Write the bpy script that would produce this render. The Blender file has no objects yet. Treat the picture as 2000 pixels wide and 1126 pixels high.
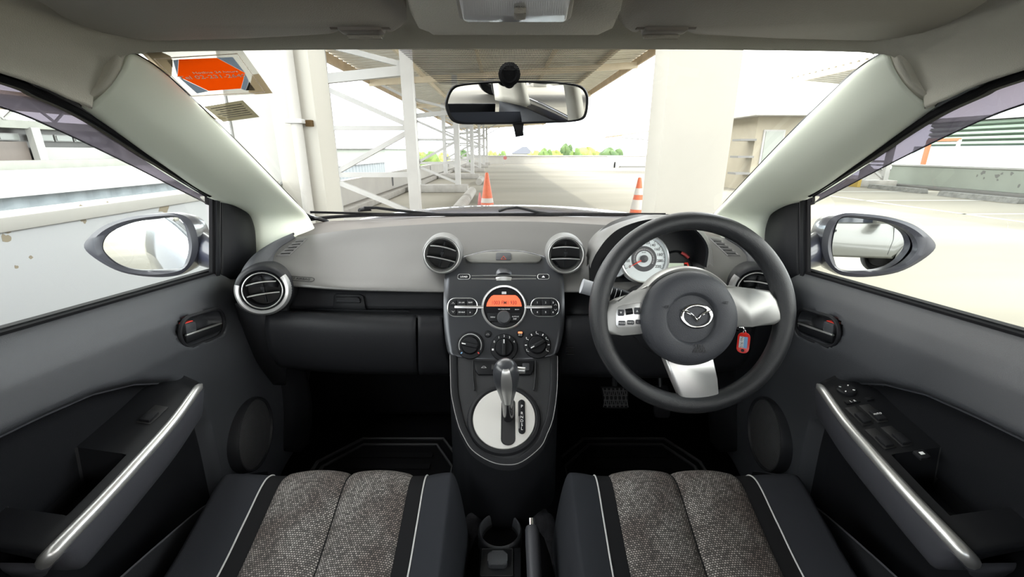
import bpy, bmesh, math, random
from mathutils import Vector as V, Matrix
from mathutils.bvhtree import BVHTree
random.seed(7)
S = bpy.context.scene
C = S.collection
PI = math.pi

# ---------------------------------------------------------------- camera, sky, sun, exposure
F = 850.0                                  # focal length in pixels of the 2000 px wide frame
PITCH = math.atan(268 / F)                 # tilt below the horizon
CAMZ = 1.2
cd = bpy.data.cameras.new('camera'); cam = bpy.data.objects.new('camera', cd); C.objects.link(cam)
cam.location = (0, 0, CAMZ); cam.rotation_euler = (PI / 2 - PITCH, 0, 0)
cd.sensor_fit = 'HORIZONTAL'; cd.sensor_width = 36; cd.lens = 36 * F / 2000
cd.clip_start = 0.02; cd.clip_end = 600
S.camera = cam

SKY = 4.2
w = bpy.data.worlds.new('sky'); S.world = w; w.use_nodes = True
nt = w.node_tree; nt.nodes.clear()
out = nt.nodes.new('ShaderNodeOutputWorld'); bg = nt.nodes.new('ShaderNodeBackground')
tc = nt.nodes.new('ShaderNodeTexCoord'); nz = nt.nodes.new('ShaderNodeTexNoise'); cr = nt.nodes.new('ShaderNodeValToRGB')
nz.inputs['Scale'].default_value = 2.2; nz.inputs['Detail'].default_value = 6
cr.color_ramp.elements[0].position = .30; cr.color_ramp.elements[0].color = (.70, .86, 1.0, 1)
cr.color_ramp.elements[1].position = .52; cr.color_ramp.elements[1].color = (1, .985, .96, 1)
nt.links.new(tc.outputs['Generated'], nz.inputs['Vector']); nt.links.new(nz.outputs['Fac'], cr.inputs['Fac'])
nt.links.new(cr.outputs['Color'], bg.inputs['Color']); nt.links.new(bg.outputs[0], out.inputs[0])
bg.inputs['Strength'].default_value = SKY

sl = bpy.data.lights.new('sun', 'SUN'); sun = bpy.data.objects.new('sun', sl); C.objects.link(sun)
sl.energy = 1.9; sl.angle = 0.03; sl.color = (1, .95, .86)
sun.rotation_euler = V((-.46, .28, -.85)).to_track_quat('-Z', 'Y').to_euler()

S.view_settings.view_transform = 'Standard'; S.view_settings.look = 'None'
S.view_settings.exposure = 1.0; S.view_settings.gamma = 1.0; S.view_settings.use_curve_mapping = False
S.cycles.max_bounces = 10; S.cycles.diffuse_bounces = 6; S.cycles.glossy_bounces = 5
S.cycles.transparent_max_bounces = 24; S.cycles.sample_clamp_indirect = 6

# ---------------------------------------------------------------- pixel -> place
cP, sP = math.cos(PITCH), math.sin(PITCH)
CAM = V((0, 0, CAMZ))
def ray(px, py):
    u = (px - 1000) / F; v = (563 - py) / F
    return V((u, cP + sP * v, -sP + cP * v))
def P(px, py, x=None, y=None, z=None, t=None):
    d = ray(px, py)
    if x is not None: t = x / d.x
    elif y is not None: t = y / d.y
    elif z is not None: t = (z - CAMZ) / d.z
    return CAM + d * t
def depth(p): return p.y * cP - (p.z - CAMZ) * sP
XC = -0.005                                # middle plane of the car

def Fr(o, r, u):
    r = V(r).normalized(); u = V(u); u = (u - r * u.dot(r)).normalized(); n = r.cross(u)
    m = Matrix.Identity(4)
    for i in range(3): m[i][0] = r[i]; m[i][1] = u[i]; m[i][2] = n[i]; m[i][3] = o[i]
    return m
def fpx(fr, px, py, off=0.0):
    n = fr.col[2].to_3d(); o = fr.col[3].to_3d() + n * off; d = ray(px, py)
    t = (o - CAM).dot(n) / d.dot(n); p = fr.inverted() @ (CAM + d * t)
    return (p.x, p.y)
def facing(p, r=(1, 0, 0)):
    """frame at p that looks towards the driver's and passenger's heads"""
    n = (CAM - V(p)).normalized(); r = V(r); r = (r - n * r.dot(n)).normalized()
    return Fr(p, r, n.cross(r))

# ---------------------------------------------------------------- mesh builder
def cat(pts, n, closed=False):
    """centripetal-ish Catmull-Rom resample"""
    pts = [V(p) for p in pts]; m = len(pts); res = []
    if m == 2:
        return [pts[0].lerp(pts[1], i / (n - 1)) for i in range(n)]
    segs = m if closed else m - 1
    k = n if closed else n - 1
    for i in range(n):
        s = i / k * segs; j = min(int(s), segs - 1); f = s - j
        if closed: p = [pts[(j + q) % m] for q in (-1, 0, 1, 2)]
        else: p = [pts[j - 1] if j > 0 else pts[0] * 2 - pts[1], pts[j], pts[j + 1], pts[j + 2] if j + 2 < m else pts[-1] * 2 - pts[-2]]
        a, b, c_, d = p
        res.append(.5 * ((2 * b) + (c_ - a) * f + (2 * a - 5 * b + 4 * c_ - d) * f * f + (3 * b - a - 3 * c_ + d) * f ** 3))
    return res

class MB:
    def __init__(s): s.v = []; s.f = []; s.uv = {}
    def add(s, vs, fs):
        b = len(s.v); s.v += [V(p) for p in vs]; s.f += [tuple(b + i for i in q) for q in fs]; return b
    def grid(s, rows, cu=False, cv=False, uv=True, flip=False, us=1., vs=1.):
        m, n = len(rows), len(rows[0]); b = len(s.v)
        for r in rows: s.v += [V(p) for p in r]
        for i in range(m if cv else m - 1):
            for j in range(n if cu else n - 1):
                i2, j2 = (i + 1) % m, (j + 1) % n
                q = (b + i * n + j, b + i * n + j2, b + i2 * n + j2, b + i2 * n + j)
                uvs = [(j / (n - 1) * us, i / (m - 1) * vs), ((j + 1) / (n - 1) * us, i / (m - 1) * vs), ((j + 1) / (n - 1) * us, (i + 1) / (m - 1) * vs), (j / (n - 1) * us, (i + 1) / (m - 1) * vs)]
                if flip: q = q[::-1]; uvs = uvs[::-1]
                if uv: s.uv[len(s.f)] = uvs
                s.f.append(q)
        return s
    def loft(s, rows, n=24, m=None, flip=False, cu=False, us=1., vs=1.):
        rr = [cat(r, n, cu) for r in rows]
        if m:
            cols = [cat([r[j] for r in rr], m) for j in range(n)]
            rr = [[cols[j][i] for j in range(n)] for i in range(m)]
        return s.grid(rr, cu=cu, flip=flip, us=us, vs=vs)
    def tube(s, path, r, n=10, closed=False, caps=True, up=None):
        path = [V(p) for p in path]; m = len(path); rows = []
        rs = r if isinstance(r, (list, tuple)) else [r] * m
        prev = None
        for i, p in enumerate(path):
            a = path[i - 1] if (i > 0 or closed) else p
            c_ = path[(i + 1) % m] if (i < m - 1 or closed) else p
            t = (c_ - a).normalized()
            if prev is None:
                k = V(up) if up else (V((0, 0, 1)) if abs(t.z) < .9 else V((1, 0, 0)))
                e = (k - t * k.dot(t)).normalized()
            else: e = (prev - t * prev.dot(t)).normalized()
            prev = e; g = t.cross(e)
            rows.append([p + (e * math.cos(q) + g * math.sin(q)) * rs[i] for q in [2 * PI * k / n for k in range(n)]])
        b = len(s.v); s.grid(rows, cu=True, cv=closed)
        if caps and not closed:
            s.f.append(tuple(b + i for i in range(n))[::-1]); s.f.append(tuple(b + (m - 1) * n + i for i in range(n)))
        return s
    def cyl(s, p0, p1, r0, r1=None, n=24, caps=True):
        return s.tube([p0, p1], [r0, r0 if r1 is None else r1], n, caps=caps)
    def lathe(s, fr, prof, n=40, a0=0, a1=2 * PI):
        """prof: (radius, height along frame normal)"""
        full = abs(a1 - a0 - 2 * PI) < 1e-6
        k = n if full else n + 1; rows = []
        for r, h in prof:
            rows.append([fr @ V((r * math.cos(a0 + (a1 - a0) * i / n), r * math.sin(a0 + (a1 - a0) * i / n), h)) for i in range(k)])
        s.grid(rows, cu=full); return s
    def box(s, fr, a0, a1, b0, b1, c0, c1, bev=0., seg=2):
        bm = bmesh.new()
        vs = [bm.verts.new((a, b, c_)) for c_ in (c0, c1) for b in (b0, b1) for a in (a0, a1)]
        for q in ((0, 2, 3, 1), (4, 5, 7, 6), (0, 1, 5, 4), (2, 6, 7, 3), (0, 4, 6, 2), (1, 3, 7, 5)): bm.faces.new([vs[i] for i in q])
        if bev: bmesh.ops.bevel(bm, geom=list(bm.edges), offset=bev, segments=seg, profile=.5, affect='EDGES')
        return s.bm(bm, fr)
    def bm(s, bm, fr=None):
        bm.verts.index_update(); b = len(s.v)
        s.v += [(fr @ q.co) if fr else q.co.copy() for q in bm.verts]
        s.f += [tuple(b + q.index for q in f.verts) for f in bm.faces]; bm.free(); return s
    def prism(s, poly, fr, c0, c1, bev=0., seg=2, both=False):
        bm = bmesh.new(); n = len(poly)
        ar = sum(poly[i][0] * poly[(i + 1) % n][1] - poly[(i + 1) % n][0] * poly[i][1] for i in range(n))
        if ar < 0: poly = poly[::-1]
        lo = [bm.verts.new((a, b, c0)) for a, b in poly]; hi = [bm.verts.new((a, b, c1)) for a, b in poly]
        top = bm.faces.new(hi); bot = bm.faces.new(lo[::-1])
        for i in range(n): bm.faces.new((lo[i], lo[(i + 1) % n], hi[(i + 1) % n], hi[i]))
        if bev:
            e = set(top.edges)
            if both: e |= set(bot.edges)
            bmesh.ops.bevel(bm, geom=list(e), offset=bev, segments=seg, profile=.5, affect='EDGES')
        return s.bm(bm, fr)
    def bar(s, p0, p1, w, h, up=(0, 0, 1)):
        p0, p1 = V(p0), V(p1); d = p1 - p0; t = d.normalized(); u = V(up)
        if abs(t.dot(u)) > .98: u = V((0, 1, 0))
        r = t.cross(u).normalized(); u = r.cross(t)
        vs = [q + r * a * w / 2 + u * b * h / 2 for q in (p0, p1) for a, b in ((-1, -1), (1, -1), (1, 1), (-1, 1))]
        s.add(vs, [(0, 1, 2, 3), (7, 6, 5, 4), (0, 4, 5, 1), (1, 5, 6, 2), (2, 6, 7, 3), (3, 7, 4, 0)]); return s
    def mirror(s):
        for q in s.v: q.x = 2 * XC - q.x
        s.f = [tuple(reversed(q)) for q in s.f]; s.uv = {k: q[::-1] for k, q in s.uv.items()}; return s

def wm(o):
    m = o.matrix_basis.copy()
    while o.parent: o = o.parent; m = o.matrix_basis @ m
    return m
def mesh_of(name, mb, inv, sm=40):
    me = bpy.data.meshes.new(name)
    me.from_pydata([inv @ q for q in mb.v], [], mb.f)
    if mb.uv:
        ul = me.uv_layers.new(name='UVMap')
        for i, p in enumerate(me.polygons):
            if i in mb.uv:
                for k, li in enumerate(p.loop_indices): ul.data[li].uv = mb.uv[i][k]
    bm = bmesh.new(); bm.from_mesh(me); bmesh.ops.remove_doubles(bm, verts=bm.verts, dist=1e-6)
    bm.to_mesh(me); bm.free()
    if sm:
        for p in me.polygons: p.use_smooth = True
        me.set_sharp_from_angle(angle=math.radians(sm))
    me.update(); return me
def tag(o, label=None, cat_=None, group=None, kind=None):
    if label: o['label'] = label
    if cat_: o['category'] = cat_
    if group: o['group'] = group
    if kind: o['kind'] = kind
    return o
def thing(name, label, cat_, loc=(0, 0, 0), rz=0, group=None, kind=None):
    o = bpy.data.objects.new(name, None); C.objects.link(o); o.location = loc; o.rotation_euler = (0, 0, rz)
    o.empty_display_size = .05
    return tag(o, label, cat_, group, kind)
def part(name, mb, mat, parent=None, solid=0, off=0, sub=0, bev=0, sm=40, label=None):
    if parent is None:
        xs = [q.x for q in mb.v]; ys = [q.y for q in mb.v]; zs = [q.z for q in mb.v]
        loc = V(((min(xs) + max(xs)) / 2, (min(ys) + max(ys)) / 2, min(zs)))
        inv = Matrix.Translation(-loc)
    else: inv = wm(parent).inverted(); loc = None
    o = bpy.data.objects.new(name, mesh_of(name, mb, inv, sm)); C.objects.link(o)
    if loc: o.location = loc
    if parent: o.parent = parent
    o.data.materials.append(mat)
    if sub: q = o.modifiers.new('sub', 'SUBSURF'); q.levels = sub; q.render_levels = sub
    if solid: q = o.modifiers.new('solid', 'SOLIDIFY'); q.thickness = solid; q.offset = off
    if bev: q = o.modifiers.new('bev', 'BEVEL'); q.width = bev; q.segments = 2; q.limit_method = 'ANGLE'
    if label: o['label'] = label
    return o
def copy_tree(o, parent=None):
    c = o.copy(); C.objects.link(c); c.parent = parent
    for ch in list(o.children): copy_tree(ch, c)
    return c
def text(name, s, size, fr, mat, parent, ext=.0002, align='CENTER', sx=1., bold=0, vert='CENTER'):
    cu = bpy.data.curves.new(name, 'FONT'); cu.body = s; cu.size = size; cu.align_x = align; cu.align_y = vert
    cu.extrude = ext; cu.offset = bold; cu.resolution_u = 3
    t = bpy.data.objects.new('tmp', cu); C.objects.link(t)
    me = bpy.data.meshes.new_from_object(t.evaluated_get(bpy.context.evaluated_depsgraph_get()))
    bpy.data.objects.remove(t); bpy.data.curves.remove(cu)
    inv = wm(parent).inverted() if parent else Matrix.Identity(4)
    me.transform(inv @ fr @ Matrix.Diagonal((sx, 1, 1, 1)))
    if sx < 0: me.flip_normals()
    me.name = name; me.materials.clear(); me.materials.append(mat)
    o = bpy.data.objects.new(name, me); C.objects.link(o); o.parent = parent
    return o
def at(fr, a, b, c_=0., rot=0.):
    return fr @ Matrix.Translation((a, b, c_)) @ Matrix.Rotation(rot, 4, 'Z')
def apx(fr, px, py, off=0., rot=0.):
    a, b = fpx(fr, px, py, off); return at(fr, a, b, off, rot)
def rrect(a0, a1, b0, b1, r, n=5):
    r = min(r, (a1 - a0) / 2 - 1e-5, (b1 - b0) / 2 - 1e-5); o = []
    for cx, cy, q in ((a1 - r, b1 - r, 0), (a0 + r, b1 - r, 1), (a0 + r, b0 + r, 2), (a1 - r, b0 + r, 3)):
        o += [(cx + r * math.cos((q + i / n) * PI / 2), cy + r * math.sin((q + i / n) * PI / 2)) for i in range(n + 1)]
    return o
def ell(ca, cb, ra, rb, n=32, a0=0, a1=2 * PI):
    return [(ca + ra * math.cos(a0 + (a1 - a0) * i / n), cb + rb * math.sin(a0 + (a1 - a0) * i / n)) for i in range(n if abs(a1 - a0 - 2 * PI) < 1e-6 else n + 1)]

# ---------------------------------------------------------------- materials
MAT = {}
def mat(name, col, rough=.5, metal=0., bump=0., bscale=400., var=0., vscale=8., coat=0., spec=.5, emit=None, estr=1., alpha=1., coord='Object', col2=None, bdetail=2, sheen=0):
    m = bpy.data.materials.new(name); m.use_nodes = True; n = m.node_tree; b = n.nodes['Principled BSDF']; L = n.links
    b.inputs['Base Color'].default_value = (*col, 1); b.inputs['Roughness'].default_value = rough; b.inputs['Metallic'].default_value = metal
    b.inputs['Specular IOR Level'].default_value = spec; b.inputs['Coat Weight'].default_value = coat; b.inputs['Coat Roughness'].default_value = .05
    b.inputs['Sheen Weight'].default_value = sheen
    if emit: b.inputs['Emission Color'].default_value = (*emit, 1); b.inputs['Emission Strength'].default_value = estr
    if alpha < 1: b.inputs['Alpha'].default_value = alpha
    tc = n.nodes.new('ShaderNodeTexCoord')
    if var or col2:
        nz = n.nodes.new('ShaderNodeTexNoise'); nz.inputs['Scale'].default_value = vscale; nz.inputs['Detail'].default_value = 5
        cr = n.nodes.new('ShaderNodeValToRGB'); c2 = col2 or tuple(min(1, q * (1 + var)) for q in col); c1 = col if col2 else tuple(q * (1 - var) for q in col)
        cr.color_ramp.elements[0].color = (*c1, 1); cr.color_ramp.elements[1].color = (*c2, 1)
        cr.color_ramp.elements[0].position = .35; cr.color_ramp.elements[1].position = .65
        L.new(tc.outputs[coord], nz.inputs['Vector']); L.new(nz.outputs['Fac'], cr.inputs['Fac']); L.new(cr.outputs['Color'], b.inputs['Base Color'])
    if bump:
        nb = n.nodes.new('ShaderNodeTexNoise'); nb.inputs['Scale'].default_value = bscale; nb.inputs['Detail'].default_value = bdetail
        bp = n.nodes.new('ShaderNodeBump'); bp.inputs['Strength'].default_value = bump; bp.inputs['Distance'].default_value = .001
        L.new(tc.outputs[coord], nb.inputs['Vector']); L.new(nb.outputs['Fac'], bp.inputs['Height']); L.new(bp.outputs['Normal'], b.inputs['Normal'])
    MAT[name] = m; return m
def glass(name, tint=(1, 1, 1), gloss=.05, rough=0.02):
    m = bpy.data.materials.new(name); m.use_nodes = True; n = m.node_tree; n.nodes.clear(); L = n.links
    o = n.nodes.new('ShaderNodeOutputMaterial'); t = n.nodes.new('ShaderNodeBsdfTransparent'); g = n.nodes.new('ShaderNodeBsdfGlossy')
    mx = n.nodes.new('ShaderNodeMixShader'); lw = n.nodes.new('ShaderNodeFresnel'); mu = n.nodes.new('ShaderNodeMath'); mu.operation = 'MULTIPLY'
    lw.inputs['IOR'].default_value = 1.45; mu.inputs[1].default_value = gloss
    t.inputs['Color'].default_value = (*tint, 1); g.inputs['Roughness'].default_value = rough
    L.new(lw.outputs[0], mu.inputs[0]); L.new(mu.outputs[0], mx.inputs['Fac']); L.new(t.outputs[0], mx.inputs[1]); L.new(g.outputs[0], mx.inputs[2]); L.new(mx.outputs[0], o.inputs[0])
    MAT[name] = m; return m

def film(name, tint, body, k):
    """thin plastic film: k lets the view through tinted, the rest scatters daylight through it"""
    m = bpy.data.materials.new(name); m.use_nodes = True; n = m.node_tree; n.nodes.clear(); L = n.links
    o = n.nodes.new('ShaderNodeOutputMaterial'); t = n.nodes.new('ShaderNodeBsdfTransparent'); g = n.nodes.new('ShaderNodeBsdfTranslucent'); mx = n.nodes.new('ShaderNodeMixShader')
    t.inputs['Color'].default_value = (*tint, 1); g.inputs['Color'].default_value = (*body, 1); mx.inputs['Fac'].default_value = 1 - k
    L.new(t.outputs[0], mx.inputs[1]); L.new(g.outputs[0], mx.inputs[2]); L.new(mx.outputs[0], o.inputs[0]); MAT[name] = m; return m
film('deflector_tint', (.10, .088, .105), (.075, .066, .08), .5)
mat('dash_soft', (.098, .0955, .092), .42, bump=.25, bscale=900, spec=.85)
mat('dash_black', (.013, .0135, .0155), .5, bump=.3, bscale=900, spec=.16)
mat('dash_texture', (.04, .042, .047), .42, bump=.6, bscale=1400, spec=.4)
mat('black_plastic', (.009, .0095, .011), .42, bump=.1, bscale=1200, spec=.18)
mat('deep_black', (.008, .008, .009), .6)
mat('gloss_black', (.012, .012, .014), .12, spec=.5)
mat('rubber', (.007, .007, .008), .7, bump=.2, bscale=600, spec=.1)
mat('stack_face', (.062, .065, .072), .27, metal=.55, bump=.10, bscale=1300, spec=.4)
mat('silver_paint', (.62, .62, .62), .28, metal=.75)
mat('satin_silver', (.55, .55, .54), .35, metal=.8, bump=.03, bscale=700)
mat('chrome', (.85, .85, .86), .08, metal=1.)
mat('wheel_leather', (.018, .019, .021), .33, bump=.5, bscale=1100, bdetail=3, spec=.4)
mat('airbag_skin', (.036, .038, .044), .48, bump=.6, bscale=700, bdetail=3, spec=.3)
mat('pillar_trim', (.78, .82, .70), .5, bump=.05, bscale=900)
mat('headliner', (.52, .50, .425), .9, bump=.5, bscale=900)
mat('visor_vinyl', (.36, .335, .285), .62, bump=.5, bscale=650)
mat('carpet', (.006, .006, .007), .95, bump=1., bscale=700, spec=.03)
mat('seat_side', (.022, .0235, .028), .9, bump=.4, bscale=1800, spec=.08)
mat('seat_dark', (.010, .010, .011), .9, bump=.4, bscale=1800, spec=.08)
mat('piping', (.42, .42, .42), .6)
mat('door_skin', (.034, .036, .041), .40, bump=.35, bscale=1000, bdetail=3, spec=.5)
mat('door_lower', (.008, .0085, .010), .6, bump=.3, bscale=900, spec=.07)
mat('armrest_grey', (.045, .046, .054), .5, bump=.15, bscale=900, spec=.3)
mat('print_white', (.85, .85, .85), .5)
mat('print_red', (.8, .06, .04), .5)
mat('print_blue', (.25, .5, .8), .5)
mat('print_dark', (.05, .02, .015), .6)
mat('lcd_orange', (.9, .13, .06), .35, emit=(1, .12, .05), estr=.35)
mat('lamp_orange', (.9, .2, .08), .4, emit=(1, .2, .08), estr=.9)
mat('hazard_red', (.85, .12, .06), .4)
mat('lcd_pale', (.62, .72, .55), .3)
mat('gauge_face', (.72, .76, .77), .5)
mat('gauge_dark', (.06, .06, .065), .5)
mat('needle_red', (.9, .06, .03), .4)
mat('key_red', (.85, .03, .02), .3)
mat('paper_white', (.8, .82, .85), .6)
mat('body_blue', (.025, .028, .055), .25, coat=1., spec=.5)
mat('mirror_shell', (.045, .047, .07), .28, coat=.6)
mat('mirror_glass', (.92, .94, .95), .0, metal=1.)
mat('lamp_lens', (.55, .55, .55), .2, bump=0)
glass('windshield_glass', (.985, 1, .985), .35)
glass('side_glass', (.93, .97, .95), .5)

mat('dash_vent', (.13, .13, .127), .45, bump=.2, bscale=900)
mat('dash_deck', (.10, .088, .08), .5, bump=.25, bscale=900)
mat('stack_lid', (.14, .138, .128), .4, metal=.2, bump=.15, bscale=1300)
mat('print_grey', (.5, .5, .5), .5)
mat('print_red_dark', (.35, .04, .04), .5)
mat('satin_grey', (.30, .30, .29), .38, metal=.6, bump=.05, bscale=700)
mat('airbag_mark', (.02, .02, .022), .6)
mat('grey_plastic', (.32, .33, .35), .5)
mat('console_grey', (.034, .035, .038), .42, metal=.2, bump=.3, bscale=900, spec=.25)
mat('disc_silver', (.74, .73, .71), .36, metal=.45, bump=.02, bscale=700)
mat('knob_leather', (.035, .037, .042), .28, bump=.15, bscale=600)
mat('carpet_light', (.022, .022, .025), .95, bump=1., bscale=500, var=.3, vscale=60, spec=.05)
mat('mat_edge', (.02, .02, .022), .55)
mat('clip_brown', (.20, .175, .15), .5)
mat('console_beige', (.50, .47, .39), .7, bump=.8, bscale=500)
mat('mirror_bezel', (.055, .055, .068), .4)
mat('film_tan2', (.42, .37, .25), .5)
EXT = .45
def emat(name, col, *a, **k):
    if 'col2' in k: k['col2'] = tuple(q * EXT for q in k['col2'])
    return mat(name, tuple(q * EXT for q in col), *a, **k)
emat('white_wall', (.82, .80, .75), .85, var=.04, vscale=1.5, bump=.1, bscale=60)
emat('cream_column', (.88, .85, .76), .85, var=.04, vscale=1.2)
emat('board_cream', (.82, .82, .77), .7, var=.03, vscale=2)
emat('edge_grey', (.35, .35, .34), .6)
emat('steel_white', (.78, .77, .745), .5, var=.05, vscale=3)
emat('roof_sheet', (1.35, 1.30, 1.15), .55, var=.06, vscale=2)
emat('fascia_tan', (.95, .72, .47), .7, var=.1, vscale=3)
emat('concrete_block', (.60, .58, .54), .9, var=.1, vscale=5)
emat('cone_orange', (.90, .17, .05), .55, var=.08, vscale=20)
emat('cone_pink', (.90, .28, .27), .6, var=.08, vscale=20)
emat('cone_white', (.8, .76, .7), .6)
emat('leaf_green', (.10, .20, .035), .8, col2=(.24, .34, .06), vscale=.9, bump=1., bscale=4)
emat('leaf_yellow', (.28, .36, .06), .8, col2=(.5, .5, .14), vscale=.9, bump=1., bscale=4)
emat('leaf_dark', (.05, .12, .03), .8, col2=(.13, .22, .05), vscale=.9, bump=1., bscale=4)
emat('trunk', (.12, .09, .06), .9)
emat('roof_blue', (.05, .06, .09), .6)
emat('louvre_green', (.42, .56, .43), .6)
emat('pale_blue', (.62, .70, .76), .6)
emat('window_dark', (.09, .085, .08), .3)
emat('shutter_brown', (.20, .165, .145), .6)
emat('orange_steel', (.75, .22, .08), .5)
emat('mint_wall', (.62, .68, .60), .8, var=.04, vscale=2)
emat('sheet_blue', (.42, .48, .52), .5, var=.06, vscale=4)
emat('roof_white', (.80, .80, .78), .7)
emat('street', (.5, .49, .46), .9, var=.1, vscale=.1)
emat('yellow_paint', (.75, .52, .08), .6)
emat('lamp_white', (.8, .78, .7), .4)
mat('silver_car', (.17, .168, .152), .35, metal=.3, coat=.6)
mat('tyre', (.02, .02, .02), .8)
mat('car_window', (.03, .035, .045), .05, spec=.8)
emat('steel_cream', (1.25, 1.08, .80), .6, var=.06, vscale=3)
emat('board_cream2', (.66, .60, .46), .8, var=.05, vscale=2)
emat('pane_pale', (.45, .50, .44), .1)
emat('pane_grey', (.30, .32, .30), .15)
emat('concrete_stop', (.34, .34, .32), .9, var=.2, vscale=9)
mat('scar_tan', (.25, .215, .155), .8)
emat('workshop_wall', (.42, .43, .38), .8, var=.05, vscale=2)
emat('workshop_post', (.48, .48, .46), .6)
mat('rim_grey', (.25, .25, .25), .4, metal=.3)
# ================================================================ the car body around the cabin
M_ = MAT
def on_line(px, py, A, B):
    """the point of the ray nearest to the straight edge A-B"""
    d = ray(px, py); e = B - A; w0 = CAM - A
    a, b, c_ = d.dot(d), d.dot(e), e.dot(e); dd, ee = d.dot(w0), e.dot(w0)
    return CAM + d * ((b * ee - c_ * dd) / (a * c_ - b * b))
def both(f):                               # build left, then the mirrored right
    for side in (-1, 1): f(side)
def sd(mb, side): return mb.mirror() if side > 0 else mb

# ---- floor, tunnel, firewall
f = MB()
f.loft([[(-.72, -1.3, .30), (-.72, 1.15, .30), (-.72, 1.30, .36), (-.72, 1.52, .62), (-.72, 1.56, .9)],
        [(.71, -1.3, .30), (.71, 1.15, .30), (.71, 1.30, .36), (.71, 1.52, .62), (.71, 1.56, .9)]], n=40)
floor = part('floor', f, M_['carpet'], solid=.02, off=1); tag(floor, 'black carpeted cabin floor rising to the bulkhead', None, None, 'structure')
tn = MB()
sec = lambda y, h, w: [(XC - w - .05, y, .30), (XC - w, y, .30 + h * .75), (XC - w * .6, y, .30 + h), (XC, y, .30 + h * 1.02), (XC + w * .6, y, .30 + h), (XC + w, y, .30 + h * .75), (XC + w + .05, y, .30)]
tn.loft([sec(-1.2, .1, .12), sec(.3, .12, .11), sec(.55, .13, .105), sec(.76, .14, .10), sec(.80, .16, .10), sec(1.3, .2, .12)], n=25, m=30)
part('tunnel_carpet', tn, M_['carpet'], floor)

# ---- headliner
RA, RB = P(165, 203, x=-.577), P(405, 370, x=-.665)
def rail(y):
    pts = [(1.0, RB), (RA.y, RA), (.525, P(0, 137, x=-.562)), (.2, V((-.553, .2, 1.325))), (-.3, V((-.55, -.3, 1.335))), (-1.3, V((-.53, -1.3, 1.27)))]
    for (y0, a), (y1, b) in zip(pts, pts[1:]):
        if y <= y0 and y >= y1:
            s = (y0 - y) / (y0 - y1); p = a.lerp(b, s); p.y = y; return p
    p = pts[0][1].copy(); return p
def mir(p): return V((2 * XC - p[0], p[1], p[2]))
def full(half): half = [V(p) for p in half]; return half + [mir(p) for p in half[-2::-1]]
HA, HB = P(256, 103, y=.645), P(605, 428, y=1.27)
def prow(i, o):
    mid = (i + o) / 2; n = (CAM - mid).normalized(); wd = (i - o).length
    return [i + V((-.004, .012, .004)), i, i.lerp(o, .22) + n * wd * .10, i.lerp(o, .55) + n * wd * .15, i.lerp(o, .86) + n * wd * .09, o, o + V((-.03, .005, 0))]
PR = prow(P(246, 108, y=.64), P(165, 203, x=-.577)); pax = (P(300, 141, y=.69) - P(246, 108, y=.64)).normalized()
for k_, d_ in ((2, .008), (3, .013), (4, .008)): PR[k_] = PR[k_] + pax * d_
PR = [q + (CAM - q).normalized() * .0035 for q in PR]
row0 = full([PR[5], PR[4], PR[3], PR[2], PR[1], P(262, 90, y=.645), P(300, 84, y=.652), P(500, 80.5, y=.668), P(640, 79, y=.676), (XC, .684, 1.2 + .2152 * .684)])
rows = [row0]
for y, dz, c_ in ((.635, .0, 1.352), (.60, .01, 1.366), (.52, .02, 1.374), (.3, .03, 1.385), (-.3, .03, 1.395), (-1.0, .02, 1.36), (-1.3, .0, 1.31)):
    r = rail(y)
    rows.append(full([r, r + V((.008, 0, .012 + dz * .1)), r + V((.018, 0, .024 + dz * .2)), r + V((.030, 0, .038 + dz * .3)), r + V((.046, 0, .056 + dz * .4)), V((-.488, y + .003, c_ - .014)), V((-.455, y + .005, c_ - .009)), V((-.36, y + .01, c_ - .004)), V((-.2, y + .02, c_)), V((XC, y + .025, c_ + .002))]))
h = MB(); h.loft(rows, n=61, m=48, flip=True)
ceil = part('ceiling', h, M_['headliner'], solid=.012, off=-1, sm=60); tag(ceil, 'beige grey moulded fabric headliner of the cabin', None, None, 'structure')
# outer roof skin so that daylight only comes through the windows
rf = MB(); rr = []
for y, c_ in ((.70, 1.37), (.5, 1.42), (0, 1.46), (-.7, 1.45), (-1.35, 1.36)):
    rr.append(full([(-.62, y, rail(min(y, .6)).z + .0), (-.58, y, c_ - .045), (-.35, y, c_ - .01), (XC, y, c_)]))
rf.loft(rr, n=31, m=24, flip=True)

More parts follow.
